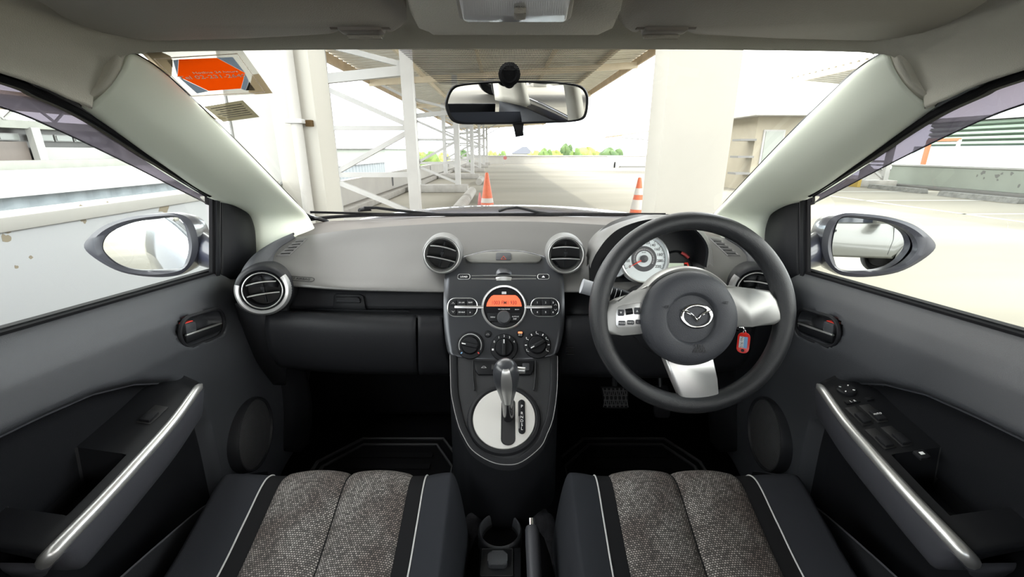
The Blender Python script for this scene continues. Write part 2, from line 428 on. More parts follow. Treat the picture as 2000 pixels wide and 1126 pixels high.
body = thing('hatchback_car', 'dark blue painted bonnet and flanks of the car outside its windows', 'car', (XC, 0, 0))
part('roof_skin', rf, M_['body_blue'], body, solid=.004, off=1)
hd = MB(); rr = []
for y, z, w, dr in ((1.56, .955, .60, .03), (1.68, .985, .63, .05), (1.85, .985, .64, .07), (2.1, .95, .63, .09), (2.35, .86, .6, .10), (2.48, .70, .58, .06), (2.5, .5, .57, .02)):
    rr.append(full([(-w - .1, y, z - dr - .12), (-w, y, z - dr), (-w * .6, y, z - dr * .25), (XC, y, z)]))
hd.loft(rr, n=41, m=40)
part('bonnet', hd, M_['body_blue'], body, solid=.01, off=-1, sm=60)
def flank(side):
    b = MB(); rr = []
    for y in (2.42, 2.2, 1.6, 1.1, .6, 0, -.7, -1.5, -1.8):
        s = .923 + .078 * (.97 - y); k = .05 if y > 2.3 or y < -1.6 else 0; s = min(s, 1.03)
        if y > 1.2: s = .90 - (y - 1.2) * .06
        rr.append([(-.728 + k, y, s - .002), (-.765 + k, y, s - .03), (-.80 + k, y, s - .14), (-.815 + k, y, s - .25), (-.80 + k, y, s - .36), (-.81 + k, y, .45), (-.79 + k, y, .32), (-.74, y, .22)])
    b.loft(rr, n=30, m=40, flip=True)
    part('side_panel', sd(b, side), M_['body_blue'], body, solid=.006, off=1, sm=60)
    g = MB(); g.tube(cat([(-.735, 1.13, .915), (-.738, .6, .953), (-.738, 0, 1.0), (-.735, -1.0, 1.03)], 20), .006, 6)
    part('window_moulding', sd(g, side), M_['black_plastic'], body)
    # rear body: pillar between the doors and the rear quarter, seen only in the mirrors
    q = MB(); q.loft([[(-.60, -.32, 1.33), (-.66, -.30, 1.15), (-.70, -.28, .98)], [(-.60, -.42, 1.33), (-.66, -.42, 1.15), (-.70, -.42, .98)]], n=8, m=3)
    part('centre_pillar', sd(q, side), M_['headliner'], body, solid=.03)
    q = MB(); q.loft([[(-.57, -1.0, 1.31), (-.64, -1.05, 1.15), (-.69, -1.05, 1.0)], [(-.55, -1.45, 1.25), (-.62, -1.6, 1.1), (-.67, -1.7, .95)]], n=8, m=4)
    part('rear_quarter', sd(q, side), M_['headliner'], body, solid=.03)
    q = MB(); q.loft([[(-.70, -1.7, .97), (-.68, -1.7, .3)], [(-.70, -.02, .99), (-.68, -.02, .3)]], n=4, m=4)
    part('rear_inner_panel', sd(q, side), M_['door_lower'], body, solid=.02)
    # front wing and cowl side closing the cabin below the pillar
    q = MB(); q.loft([[(-.73, 1.10, .93), (-.73, 1.10, .25)], [(-.72, 1.6, .90), (-.72, 1.6, .25)]], n=4, m=4)
    part('wing_inner', sd(q, side), M_['deep_black'], body, solid=.01)
both(flank)
cw = MB(); cw.loft([[(-.72, 1.60, .93), (XC, 1.64, .955), (.71, 1.60, .93)], [(-.72, 1.60, .2), (XC, 1.64, .2), (.71, 1.60, .2)]], n=12, m=3)
part('bulkhead', cw, M_['deep_black'], body, solid=.01)
cw = MB(); cw.loft([[(-.72, 1.26, .955), (XC, 1.47, .98), (.71, 1.26, .955)], [(-.72, 1.62, .92), (XC, 1.66, .955), (.71, 1.62, .92)]], n=24, m=4)
part('cowl_panel', cw, M_['black_plastic'], body, solid=.01, off=-1)
tg = MB(); tg.loft([[(-.66, -1.72, .92), (.65, -1.72, .92)], [(-.66, -1.74, .3), (.65, -1.74, .3)]], n=6, m=3)
part('tailgate', tg, M_['door_lower'], body, solid=.03)
rs = MB(); rs.loft([[(-.63, -1.1, .93), (.62, -1.1, .93)], [(-.63, -1.0, .95), (.62, -1.0, .95)], [(-.63, -.82, .55), (.62, -.82, .55)], [(-.63, -.35, .52), (.62, -.35, .52)], [(-.63, -.33, .35), (.62, -.33, .35)]], n=10, m=16)
rb = thing('rear_bench', 'dark cloth rear bench seat behind the front seats', 'bench seat', (XC, -.7, .3)); part('cushion', rs, M_['seat_side'], rb, solid=.05, off=-1)

# ---- A pillars
def pillar(side):
    inn = [(246, 108), (300, 141), (355, 188), (462, 288), (568, 394), (597, 424), (606, 440)]
    ou = [(165, 203), (225, 247), (302, 302), (405, 370), (475, 404), (500, 432), (502, 490)]
    A, B = P(246, 108, y=.64), HB; A2, B2 = P(165, 203, x=-.577), P(480, 406, x=-.685)
    I = [on_line(a, b, A, B) for a, b in inn[:6]] + [P(612, 452, y=1.245)]
    O = [on_line(a, b, A2, B2) for a, b in ou[:5]] + [P(500, 432, x=-.69), P(503, 500, x=-.695)]
    r0_ = prow(I[0], O[0]); rows = [[q + pax * d_ for q, d_ in zip(r0_, (0, 0, .006, .010, .006, 0, 0))]]
    for k in range(1, 7):
        rows.append(prow(I[k], O[k]))
    m = MB(); m.loft(rows, n=28, m=40, flip=True)
    o = part('trim_1' if side < 0 else 'trim_2', sd(m, side), M_['pillar_trim'], solid=.004, off=-1, sm=70)
    tag(o, 'pale green windscreen pillar trim on the %s side' % ('passenger' if side < 0 else 'steering wheel'), None, None, 'structure')
    # black ceramic edge of the windscreen along the pillar
    e = MB(); e.tube(cat([i + V((-.006, .014, .006)) for i in I[:6]] + [P(640, 432, y=1.33)], 40), .0055, 6)
    part('screen_edge', sd(e, side), M_['gloss_black'], o)
both(pillar)

# ---- windscreen
top = full([P(248, 88, y=.655), P(640, 70, y=.70), (XC, .71, 1.2 + .226 * .71)])
bot = full([P(588, 440, y=1.315), P(700, 434, y=1.41), (XC, 1.50, 1.2 - .153 * 1.50)])
mid = [a.lerp(b, .5) + V((0, .012, .02)) for a, b in zip(top, bot)]
wsm = MB(); wsm.loft([top, mid, bot], n=33, m=24, flip=True)
ws = part('window_1', wsm, M_['windshield_glass'], sm=80); tag(ws, 'clear windscreen glass with dotted shade band at the top', None, None, 'structure')
WS = BVHTree.FromPolygons([v[:] for v in wsm.v], wsm.f)
def ons(px, py, off=.001):
    d = ray(px, py).normalized(); h_, n, i, t = WS.ray_cast(CAM, d); k = 0
    while h_ is None:                      # just past the edge: carry on in the plane of the nearest glass
        k += 2; e = ray(px + (k if px < 1000 else -k), py + (k if py < 250 else -k)).normalized(); h_, n, i, t = WS.ray_cast(CAM, e)
        if h_ is not None: h_ = CAM + d * ((h_ - CAM).dot(n) / d.dot(n))
    return h_ - d * off
# dotted shade band (ceramic dots printed on the glass)
bd = MB(); rows = []
for k in range(9):
    y = 74 + (163 - 74) * k / 8; s = k / 8
    l = 752 + (858 - 752) * s; r = 1240 + (1132 - 1240) * s
    rows.append([ons(l + (r - l) * j / 24, y + (6 * (1 - (j / 12 - 1) ** 2) if k == 8 else 0), .002) for j in range(25)])
bd.grid(rows)
m = bpy.data.materials.new('frit_dots'); m.use_nodes = True; n = m.node_tree; n.nodes.clear(); L = n.links; MAT['frit_dots'] = m
o_ = n.nodes.new('ShaderNodeOutputMaterial'); tr = n.nodes.new('ShaderNodeBsdfTransparent'); df = n.nodes.new('ShaderNodeBsdfDiffuse'); df.inputs[0].default_value = (.11, .11, .115, 1)
mx = n.nodes.new('ShaderNodeMixShader'); uvn = n.nodes.new('ShaderNodeUVMap'); mp = n.nodes.new('ShaderNodeMapping'); mp.inputs['Scale'].default_value = (130, 26, 1)
vo = n.nodes.new('ShaderNodeTexVoronoi'); vo.inputs['Randomness'].default_value = 0; vo.inputs['Scale'].default_value = 1; vo.voronoi_dimensions = '2D'
lt = n.nodes.new('ShaderNodeMath'); lt.operation = 'LESS_THAN'; lt.inputs[1].default_value = .40
L.new(uvn.outputs[0], mp.inputs[0]); L.new(mp.outputs[0], vo.inputs['Vector']); L.new(vo.outputs['Distance'], lt.inputs[0]); L.new(lt.outputs[0], mx.inputs[0])
L.new(tr.outputs[0], mx.inputs[1]); L.new(df.outputs[0], mx.inputs[2]); L.new(mx.outputs[0], o_.inputs[0])
part('shade_band', bd, m, ws)
b = MB(); b.tube([ons(600 + 795 * i / 40, 419 + 10 * abs(i / 20 - 1) ** 6, -.004) for i in range(41)], .005, 6)
part('screen_edge', b, M_['gloss_black'], ws)

# ---- doors
ARC = [(.81, .60), (.80, .70), (.778, .755), (.747, .785), (.695, .813), (.62, .837), (.542, .847), (.479, .852), (.3, .85), (0, .84)]
def arcz(y):
    if y >= .81: return -1
    for (a, za), (b, zb) in zip(ARC, ARC[1:]):
        if b <= y <= a: return za + (zb - za) * (a - y) / (a - b)
    return .84
def sst(x): x = max(0, min(1, x)); return x * x * (3 - 2 * x)
DPROF = [(0, -.708), (.012, -.700), (.03, -.690), (.06, -.678), (.12, -.664), (.2, -.656), (.35, -.656), (.55, -.664), (.8, -.67)]
def sill(y): return .923 + .078 * (.97 - y)
HC = (.874, .836); HT = -.155
def doorx(y, z):
    d = sill(y) - z; x = DPROF[-1][1]
    for (a, xa), (b, xb) in zip(DPROF, DPROF[1:]):
        if a <= d <= b: x = xa + (xb - xa) * (d - a) / (b - a); break
    x -= .032 * sst((arcz(y) - z) / .022) * sst((.82 - y) / .04)
    x -= .012 * sst((y - 1.0) / .12)
    # swelling at the rear end of the grab handle
    x += .075 * sst(1 - math.hypot((y - .36) / .12, (z - .66) / .10))
    # pan behind the inner handle
    a = (y - HC[0]) * math.cos(HT) + (z - HC[1]) * math.sin(HT); b = -(y - HC[0]) * math.sin(HT) + (z - HC[1]) * math.cos(HT)
    q = max(abs(a) - .036, 0); rr_ = math.hypot(q, b)
    x -= .030 * sst((.031 - rr_) / .006)
    return x
def door(side):
    nm = 'passenger' if side < 0 else 'driver'
    D = thing('door_1' if side < 0 else 'door_2', 'black moulded door with %s' % ('a single window switch in its armrest, beside the glovebox' if side < 0 else 'mirror and window switches, beside the steering wheel'), None, (-.70 if side < 0 else .69, .5, .25), kind='structure')
    S_ = lambda mb: sd(mb, side)
    m = MB(); rows = []
    ys = [-.05 + 1.22 * i / 150 for i in range(151)]; NZ = 110
    rows.append([(-.735, y, sill(y) + .0) for y in ys]); rows.append([(-.716, y, sill(y) + .004) for y in ys])
    for k in range(NZ + 1):
        s = k / NZ
        rows.append([(doorx(y, sill(y) - s * (sill(y) - .31)), y, sill(y) - s * (sill(y) - .31)) for y in ys])
    m.grid(rows); dp = part('door_panel', S_(m), M_['door_skin'], D, sm=70)
    # bowl lining (darker) lies over the recessed part
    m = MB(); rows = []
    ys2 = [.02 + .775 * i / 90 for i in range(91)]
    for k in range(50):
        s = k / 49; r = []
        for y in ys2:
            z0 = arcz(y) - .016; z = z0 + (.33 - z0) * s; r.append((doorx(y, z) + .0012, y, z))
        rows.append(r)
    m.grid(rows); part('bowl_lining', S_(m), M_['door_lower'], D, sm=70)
    m = MB(); m.tube([(doorx(y, arcz(y) - .012) + .001, y, arcz(y) - .013) for y in [.05 + .73 * i / 60 for i in range(61)]], .0016, 6)
    part('bowl_highlight', S_(m), M_['armrest_grey'], D)  # lighter grey bead stands in for the highlight along the crease
    # handle
    fr = Fr((-.672, HC[0], HC[1]), (0, math.cos(HT), math.sin(HT)), (0, -math.sin(HT), math.cos(HT)))
    ov = [fr @ V((a, b, .004)) for a, b in rrect(-.068, .068, -.032, .032, .032, 8)]
    m = MB(); m.tube(ov, .0042, 8, closed=True); part('handle_bezel', S_(m), M_['dash_black'], D)
    m = MB(); m.box(fr, -.052, .058, -.022, -.004, -.016, .004, .004); hl = part('pull_lever', S_(m), M_['black_plastic'], D)
    m = MB(); m.box(fr, -.052, .058, -.006, -.002, .000, .006, .0015); part('lever_edge', S_(m), M_['satin_silver'], hl)
    m = MB(); m.box(fr, -.046, -.016, -.004, .018, -.02, .001, .003); lk = part('lock_tab', S_(m), M_['dash_texture'], D)
    m = MB(); m.box(fr, -.044, -.018, .014, .020, -.018, -.004, .001); part('lock_marker', S_(m), M_['print_red'], lk, label='red unlocked marker')
    # armrest
    st = [(397, 752, -.625), (385, 766, -.606), (340, 828, -.592), (270, 908, -.585), (200, 985, -.583), (130, 1058, -.583), (104, 1086, -.588), (92, 1100, -.61)]
    sp = cat([P(a, b_, x=c_) for a, b_, c_ in st], 60)
    secs = []
    y1 = sp[0].y; y0 = sp[-1].y
    for q in sp:
        e = min(1, (y1 - q.y) / .03 + .12, (q.y - y0) / .03 + .12); e = max(.1, e) ** .5
        dx = doorx(q.y, q.z) - .004; o2 = dx - q.x
        pk = .045 < (q.y - y0) < .135; dp_ = -.06 if pk else .012
        w3 = [V((dx, q.y, q.z + .022)), V((q.x + o2 * .93, q.y, q.z + (.022 if not pk else -.05))), V((q.x + o2 * .30, q.y, q.z + (.010 if not pk else -.06))), V((q.x + o2 * .24, q.y, q.z + .008)),
              V((q.x - .004, q.y, q.z + .003)), V((q.x, q.y, q.z - .008)), V((q.x - .001, q.y, q.z - .03 * e)), V((q.x - .010, q.y, q.z - .062 * e)), V((q.x - .03, q.y, q.z - .074 * e)), V((dx, q.y, q.z - .07 * e))]
        secs.append(w3)
    m = MB(); m.grid([s[:5] for s in secs], flip=True); part('armrest_top', S_(m), M_['black_plastic'], D, sm=35)
    m = MB(); m.loft([s[4:] for s in secs], n=18, flip=True)
    part('armrest', S_(m), M_['armrest_grey'], D, sm=60)
    m = MB(); m.tube([q + V((-.003, 0, .002)) for q in sp], [.0022 + (.0052 + .0028 * i / 59) * min(1, i / 6, (59 - i) / 2.5 + .3) for i in range(60)], 10); part('silver_strip', S_(m), M_['satin_silver'], D, label='satin silver strip along the armrest')
    # speaker
    c_ = P(500, 846, x=-.645); fr = Fr(c_, (0, 1, 0), (0, 0, 1)); fr = fr @ Matrix.Rotation(.10, 4, 'Y')
    m = MB(); m.lathe(fr, [(.092, -.03), (.0915, -.002), (.089, .003), (.086, .003), (.083, -.002)], 48); sr = part('speaker_ring', S_(m), M_['dash_black'], D)
    m = MB(); m.lathe(fr, [(.0836, -.002), (.06, .002), (.03, .0035), (.001, .004)], 48); part('speaker_grille', S_(m), M_['speaker_mesh'], sr)
    # map pocket
    ed = cat([P(a, b_, x=c_) for a, b_, c_ in ((520, 921, -.645), (485, 925, -.62), (455, 935, -.61), (430, 968, -.606), (390, 995, -.606), (330, 1045, -.61), (240, 1124, -.612), (150, 1210, -.62))], 30)
    m = MB(); m.grid([ed, [q + V((.004, 0, -.05)) for q in ed], [q + V((.0, 0, -.25)) for q in ed]]); mp_ = part('map_pocket', S_(m), M_['door_lower'], D, solid=.006)
    m = MB(); m.tube(ed, .0022, 6); part('pocket_lip_glint', S_(m), M_['armrest_grey'], mp_)  # light caught by the pocket edge is put into this lighter grey
    # sail panel, window channel and seals
    m = MB(); m.loft([[P(431, 386, x=-.700), P(431, 450, x=-.704), P(431, 545, x=-.706)], [P(452, 394, x=-.690), P(462, 450, x=-.690), P(465, 545, x=-.692)], [P(480, 408, x=-.693), P(493, 450, x=-.690), P(495, 545, x=-.690)], [P(500, 440, x=-.70), P(502, 470, x=-.70), P(503, 545, x=-.70)]], n=16, m=16)
    part('sail_panel', S_(m), M_['black_plastic'], D, solid=.003, off=-1)
    m = MB(); m.bar(P(421, 374, x=-.700), P(421, 548, x=-.712), .012, .014, (1, 0, 0)); ch = part('window_channel', S_(m), M_['dash_black'], D)
    m = MB(); m.bar(P(413, 380, x=-.702), P(413, 546, x=-.714), .006, .008, (1, 0, 0)); part('channel_seal', S_(m), M_['rubber'], ch)
    tp = [on_line(a, b_, RA, RB) + V((-.006, 0, -.004)) for a, b_ in ((414, 377), (302, 304), (178, 222), (80, 173), (0, 140))] + [V((-.56, .3, 1.318)), V((-.556, -.05, 1.33))]
    tp = cat(tp, 40)
    m = MB(); m.tube(tp, .0055, 8); part('upper_seal', S_(m), M_['rubber'], D)
    m = MB(); m.loft([[q + V((.010, .002, .014)) for q in tp], [q + V((.002, 0, .000)) for q in tp], [q + V((-.010, 0, -.005)) for q in tp]], n=40, m=6); part('frame_seal', S_(m), M_['gloss_black'], D)
    m = MB(); m.tube([(-.712, y, sill(y) + .003) for y in [-.05 + 1.14 * i / 30 for i in range(31)]], .004, 6); part('sill_seal', S_(m), M_['rubber'], D)
    # glass
    m = MB(); m.loft([[q + V((-.012, 0, -.004)) for q in tp], [V((-.722, q.y * 1.03 - .005, sill(q.y) - .01)) for q in tp]], n=24, m=8)
    g = part('window_2' if side < 0 else 'window_3', S_(m), M_['side_glass'], sm=80)
    tag(g, 'clear side window glass above the door %s' % ('on the passenger side' if side < 0 else 'by the steering wheel'), None, None, 'structure')
    # tinted rain deflector
    lo = [P(a, b_, x=c_) for a, b_, c_ in ((404, 397, -.735), (350, 370, -.725), (240, 314, -.71), (110, 252, -.69), (0, 208, -.68))] + [V((-.674, .50, 1.284)), V((-.668, .36, 1.304)), V((-.664, .2, 1.316)), V((-.66, -.05, 1.322))]
    lo = cat(lo, 40)
    up_ = [q + V((-.012, 0, -.002)) for q in tp]
    md = [a.lerp(b_, .5) + V((-.012, 0, .006)) for a, b_ in zip(up_, lo)]
    m = MB(); m.loft([up_, md, lo], n=40, m=10)
    rd = part('rain_deflector', S_(m), M_['deflector_tint'], sm=80)
    tag(rd, 'smoky tinted rain deflector above the window on the %s side' % ('passenger' if side < 0 else 'steering wheel'), 'rain deflector')
    m = MB(); m.tube(lo, .0016, 6); part('deflector_lip', S_(m), M_['gloss_black'], rd)
    m = MB(); m.bar(P(406, 372, x=-.722), P(406, 399, x=-.738), .004, .012, (1, 0, 0)); part('end_cap', S_(m), M_['gloss_black'], rd)
    return D, sp
# woven speaker mesh
m = mat('speaker_mesh', (.03, .03, .032), .6); n = m.node_tree; b = n.nodes['Principled BSDF']
tcn = n.nodes.new('ShaderNodeTexCoord'); vo = n.nodes.new('ShaderNodeTexVoronoi'); vo.inputs['Scale'].default_value = 260; vo.inputs['Randomness'].default_value = 0
bp = n.nodes.new('ShaderNodeBump'); bp.inputs['Strength'].default_value = 1.; bp.inputs['Distance'].default_value = .002
n.links.new(tcn.outputs['Object'], vo.inputs['Vector']); n.links.new(vo.outputs['Distance'], bp.inputs['Height']); n.links.new(bp.outputs['Normal'], b.inputs['Normal'])
DL, SPL = door(-1); DR, SPR = door(1)
# ================================================================ dashboard
dash = thing('dashboard', 'dark grey moulded dashboard with round air vents, glovebox and gauges', 'dashboard', (XC, 1.1, .62))
def M2(px): return 1986 - px               # mirrored pixel column of the dashboard
def fullpx(half): return [P(a, b, y=c_) for a, b, c_ in half] + [P(M2(a), b, y=c_) for a, b, c_ in half[-2::-1]]
R0 = fullpx([(607, 437, 1.27), (640, 432, 1.32), (700, 429, 1.37), (800, 424, 1.42), (993, 421, 1.46)])
R1 = fullpx([(572, 464, 1.18), (661, 451, 1.21), (761, 442, 1.235), (900, 434, 1.25), (993, 432, 1.25)])
R2 = fullpx([(540, 485, 1.12), (661, 480, 1.16), (761, 474, 1.18), (900, 468, 1.19), (993, 466, 1.19)])
R3 = fullpx([(527, 508, 1.07), (661, 515, 1.095), (761, 512, 1.11), (900, 508, 1.12), (993, 507, 1.12)])
R4 = fullpx([(547, 533, 1.03), (661, 545, 1.04), (761, 545, 1.05), (900, 545, 1.05), (993, 545, 1.05)])
R5 = fullpx([(556, 554, 1.008), (661, 562, 1.012), (761, 565, 1.018), (900, 567, 1.022), (993, 567, 1.022)])
R6 = [p + V((0, .012, -.009)) for p in R5]; R7 = [p + V((0, .07, -.012)) for p in R5]
m = MB(); m.loft([R1, R2, R3, R4, R5, R6, R7], n=80, m=60, flip=True)
DBV = BVHTree.FromPolygons([v[:] for v in m.v], m.f)
part('upper_pad', m, M_['dash_soft'], dash, sm=60)
R1b = [p + V((0, .006, -.004)) for p in R1]
m = MB(); m.loft([R0, [a.lerp(b, .5) for a, b in zip(R0, R1b)], R1b, [p + V((0, -.004, -.01)) for p in R1b]], n=60, m=16, flip=True); part('top_deck', m, M_['dash_deck'] if 'dash_deck' in M_ else M_['dash_soft'], dash, sm=60)
def onpad(px, py, off=.001):
    d = ray(px, py).normalized(); h_, n, i, t = DBV.ray_cast(CAM, d); return h_ - d * off, n
# "SRS AIRBAG" pressed into the pad
p_, n_ = onpad(585, 544, .0012)
if n_.dot(CAM - p_) < 0: n_ = -n_
fr = Fr(p_, V((1, .05, 0)) - n_ * n_.dot(V((1, .05, 0))), n_.cross(V((1, 0, 0))))
text('lettering', 'SRS AIRBAG', .0095, fr, M_['dash_black'], dash)
m = MB(); m.tube([fr @ V((a, b, 0)) for a, b in rrect(-.034, .034, -.007, .007, .007, 6)], .0006, 5, closed=True); part('airbag_outline', m, M_['dash_black'], dash)
# defroster grilles
def defrost(side):
    g = [(541, 500), (564, 499), (599, 466), (581, 468)]
    if side > 0: g = [(M2(a), b) for a, b in g]
    pts = [onpad(a, b, .0008)[0] for a, b in g]
    m = MB(); m.add(pts, [(0, 1, 2, 3)]); dv = part('defroster_grille', m, M_['deep_black'], dash, sm=0)
    for k in range(6):
        s = (k + .15) / 5.6
        a = pts[0].lerp(pts[3], s); b = pts[1].lerp(pts[2], s); c_ = pts[0].lerp(pts[3], s + .07); 
        q = MB(); q.bar(a + V((0, -.001, .001)), b + V((0, -.001, .001)), .003, .005); part('slat', q, M_['dash_soft'], dv, sm=0)
    q = MB(); q.tube([pts[0], pts[1], pts[2], pts[3]], .0018, 5, closed=True); part('grille_rim', q, M_['dash_soft'], dv)
defrost(-1); defrost(1)

# ---- round air vents
def vent(fr, R, slat_tilt, housing, back=.09, spread=1.15, silver_from=None):
    m = MB(); m.lathe(fr, [(R * spread, -back), (R * 1.10, -.02), (R * 1.06, -.002), (R * 1.0, .003), (R * .93, .002), (R * .90, -.003), (R * .86, -.002), (R * .83, -.012), (R * .80, -.04), (.001, -.04)], 48)
    v = part('air_vent', m, housing, dash, sm=40)
    m = MB(); m.lathe(fr, [(R * .84, -.013), (R * .81, -.039), (.001, -.039)], 40); part('duct', m, M_['deep_black'], v)
    m = MB(); m.lathe(fr, [(R * .97, .0036), (R * .94, .0040), (R * .915, .0028)], 48); part('bezel', m, M_['satin_silver'], v)
    for b in (.38, -.22):
        hw = math.sqrt(max(0, .82 ** 2 - b * b)) * R; q = MB(); rows = []
        for c_ in (-.022, -.006, 0.0):
            rows.append([at(fr, 0, 0, 0, slat_tilt) @ V((a * hw, b * R + .08 * R * (1 - a * a) * (1 if b > 0 else .6), c_ + .006 * (1 - a * a))) for a in [-1 + 2 * i / 12 for i in range(13)]])
        q.grid(rows); s_ = part('louver', q, M_['black_plastic'], v, solid=.0035, sm=60)
    for a in (0,):
        q = MB(); q.box(at(fr, 0, 0, 0, slat_tilt), -.002, .002, -.7 * R, .75 * R, -.03, -.012, .0008); part('vane', q, M_['black_plastic'], v)
        q = MB(); q.box(at(fr, 0, 0, 0, slat_tilt), -.004, .004, .02 * R, .20 * R, -.012, -.002, .001); part('vane_tab', q, M_['dash_black'], v)
    for b in (.38, -.22):
        hw = math.sqrt(max(0, .80 ** 2 - b * b)) * R; q = MB()
        q.tube([at(fr, 0, 0, 0, slat_tilt) @ V((a * hw, b * R + .08 * R * (1 - a * a) * (1 if b > 0 else .6), .001 + .006 * (1 - a * a))) for a in [-1 + 2 * i / 12 for i in range(13)]], .0016, 6)
        part('louver_edge', q, M_['satin_silver'], v)
    return v
def half_facing(p, k=.6, r=(1, 0, 0)):
    n = ((CAM - V(p)).normalized() * k + V((0, -1, 0)) * (1 - k)).normalized(); r = V(r); r = (r - n * r.dot(n)).normalized()
    return Fr(p, r, n.cross(r))
cl = P(863, 498, y=1.035); cr_ = P(1105, 498, y=1.035)
vent(half_facing(cl), .0445, -.22, M_['dash_vent'], back=.10)
vent(half_facing(cr_), .0445, .0, M_['dash_vent'], back=.10)
def endpod(side):
    c_ = P(513, 567, t=1.0); fr = half_facing(c_, .75)
    if side > 0:
        c2 = mir(c_); fr = half_facing(c2, .75)
    vent(fr, .043, .15 if side < 0 else -.15, M_['dash_black'], back=.06)
    # silver collar
    a0, a1 = (math.radians(165), math.radians(398)) if side < 0 else (math.radians(142), math.radians(375))
    m = MB(); m.lathe(fr, [(.0455, .001), (.0475, .005), (.053, .004), (.0575, -.004), (.0595, -.016)], 40, a0, a1)
    part('silver_collar', m, M_['silver_paint'], dash, label='silver crescent collar around the corner vent')
    m = MB(); m.lathe(fr, [(.0455, .0005), (.0475, .0042), (.053, .003), (.0575, -.006), (.060, -.018), (.064, -.05), (.067, -.11)], 56); part('vent_pod', m, M_['dash_black'], dash, sm=60)
    # corner panel from the pod up to the pillar
    S_ = lambda q: sd(q, side)
    A = [P(462, 575, y=.985), P(467, 540, y=.985), P(482, 512, y=1.02), (P(505, 490, y=1.07)), P(540, 470, y=1.13), P(575, 456, y=1.19)]
    Bc = [P(500, 560, y=.975), P(500, 540, y=.975), P(510, 522, y=1.0), P(524, 504, y=1.06), P(542, 484, y=1.115), P(576, 463, y=1.175)]
    Cc = [P(535, 560, y=.985), P(535, 540, y=.985), P(534, 527, y=1.015), P(530, 508, y=1.064), P(545, 485, y=1.12), P(577, 464, y=1.18)]
    Dn = [p + V((.0, .05, -.02)) for p in Cc]
    m = MB(); m.loft([[p + V((-.03, .04, -.03)) for p in A], A, [a.lerp(b, .5) + V((.0, -.010, .008)) for a, b in zip(A, Bc)], Bc, Cc, Dn], n=24, m=30)
    part('corner_panel', S_(m), M_['dash_texture'], dash, sm=60)
    # end panel below the pod
    rows = [[P(466, 590, y=1.0), P(500, 608, y=.985), P(530, 606, y=.995), P(560, 590, y=1.03)],
            [P(476, 630, y=1.0), P(505, 640, y=.985), P(526, 640, y=.985), P(560, 630, y=1.02)],
            [P(492, 690, y=1.03), P(512, 700, y=1.01), P(530, 700, y=1.0), P(560, 700, y=1.01)],
            [P(520, 745, y=1.12), P(530, 745, y=1.10), P(540, 745, y=1.08), P(560, 745, y=1.08)]]
    m = MB(); m.loft(rows, n=14, m=20); part('end_panel', S_(m), M_['dash_black'], dash, solid=.01, off=-1, sm=60)
    m = MB(); m.loft([[P(548, 556, y=1.02), P(548, 618, y=1.02)], [P(575, 560, y=1.10), P(575, 618, y=1.10)]], n=4, m=4); part('recess_cheek', S_(m), M_['dash_black'], dash, solid=.01)
    # kick panel in the footwell
    m = MB(); m.loft([[P(528, 700, y=1.12), P(560, 706, y=1.14), P(592, 715, y=1.2)], [P(540, 800, y=1.12), P(570, 800, y=1.13), P(605, 800, y=1.2)], [P(525, 870, y=1.06), P(560, 880, y=1.10), P(600, 880, y=1.2)]], n=10, m=14)
    part('kick_panel', S_(m), M_['door_lower'], dash, solid=.01, off=-1)
endpod(-1); endpod(1)

# ---- passenger recess, tray and glovebox
def quadloft(rows, n=12, m=12): q = MB(); q.loft(rows, n=n, m=m); return q
part('recess_wall', quadloft([[P(556, 556, y=1.085), P(720, 562, y=1.10), P(880, 562, y=1.10)], [P(556, 612, y=1.07), P(720, 612, y=1.085), P(880, 612, y=1.085)]], 16, 4), M_['dash_black'], dash, solid=.008, off=-1)
part('recess_shelf', quadloft([[P(556, 606, y=1.08), P(720, 606, y=1.095), P(880, 606, y=1.095)], [P(550, 622, y=.99), P(720, 624, y=.985), P(880, 624, y=.985)]], 16, 4), M_['black_plastic'], dash, solid=.008, off=-1)
z_ = P(700, 612, y=1.04).z + .002
tr_ = part('tray', quadloft([[(P(592, 604, z=z_)), P(700, 607, z=z_), P(797, 609, z=z_)], [P(585, 617, z=z_), P(700, 620, z=z_), P(796, 622, z=z_)]], 12, 3), M_['gloss_black'], dash)
q = MB(); q.tube([P(a, b, z=z_ + .002) for a, b in ((592, 603), (700, 606), (799, 608), (796, 623))], .0022, 6); part('tray_rim', q, M_['dash_black'], tr_)
q = MB(); q.tube([P(a, b, z=z_ + .002) for a, b in ((600, 612), (700, 615), (745, 617))], [.003, .0034, .001], 8); part('tray_trim', q, M_['chrome'], tr_)
fr = Fr(P(684, 590, y=1.08), (1, 0, 0), (0, .25, 1))
q = MB(); poly = [fpx(fr, a, b) for a, b in ((652, 604), (653, 578), (658, 573), (704, 574), (711, 578), (716, 605))]
q.prism(poly, fr, 0, .006, .002); lt_ = part('glovebox_latch', q, M_['black_plastic'], dash)
q = MB(); q.prism([fpx(fr, a, b, .01) for a, b in ((657, 591), (657, 579), (699, 579), (704, 583), (704, 591))], fr, .005, .016, .003); part('latch_handle', q, M_['dash_black'], lt_)
q = MB(); q.tube([fr @ V((*fpx(fr, a, b, .017), .016)) for a, b in ((658, 587), (703, 588))], .0012, 6); part('latch_edge', q, M_['dash_texture'], lt_)
gb = [[P(525, 613, y=1.01), P(680, 619, y=1.01), P(813, 622, y=1.01)], [P(523, 618, y=.985), P(680, 624, y=.978), P(813, 627, y=.978)], [P(523, 640, y=.972), P(680, 646, y=.962), P(813, 648, y=.962)],
      [P(530, 680, y=.975), P(680, 686, y=.965), P(814, 690, y=.965)], [P(545, 706, y=1.0), P(680, 716, y=.99), P(816, 720, y=.99)], [P(560, 712, y=1.06), P(680, 722, y=1.06), P(818, 724, y=1.06)]]
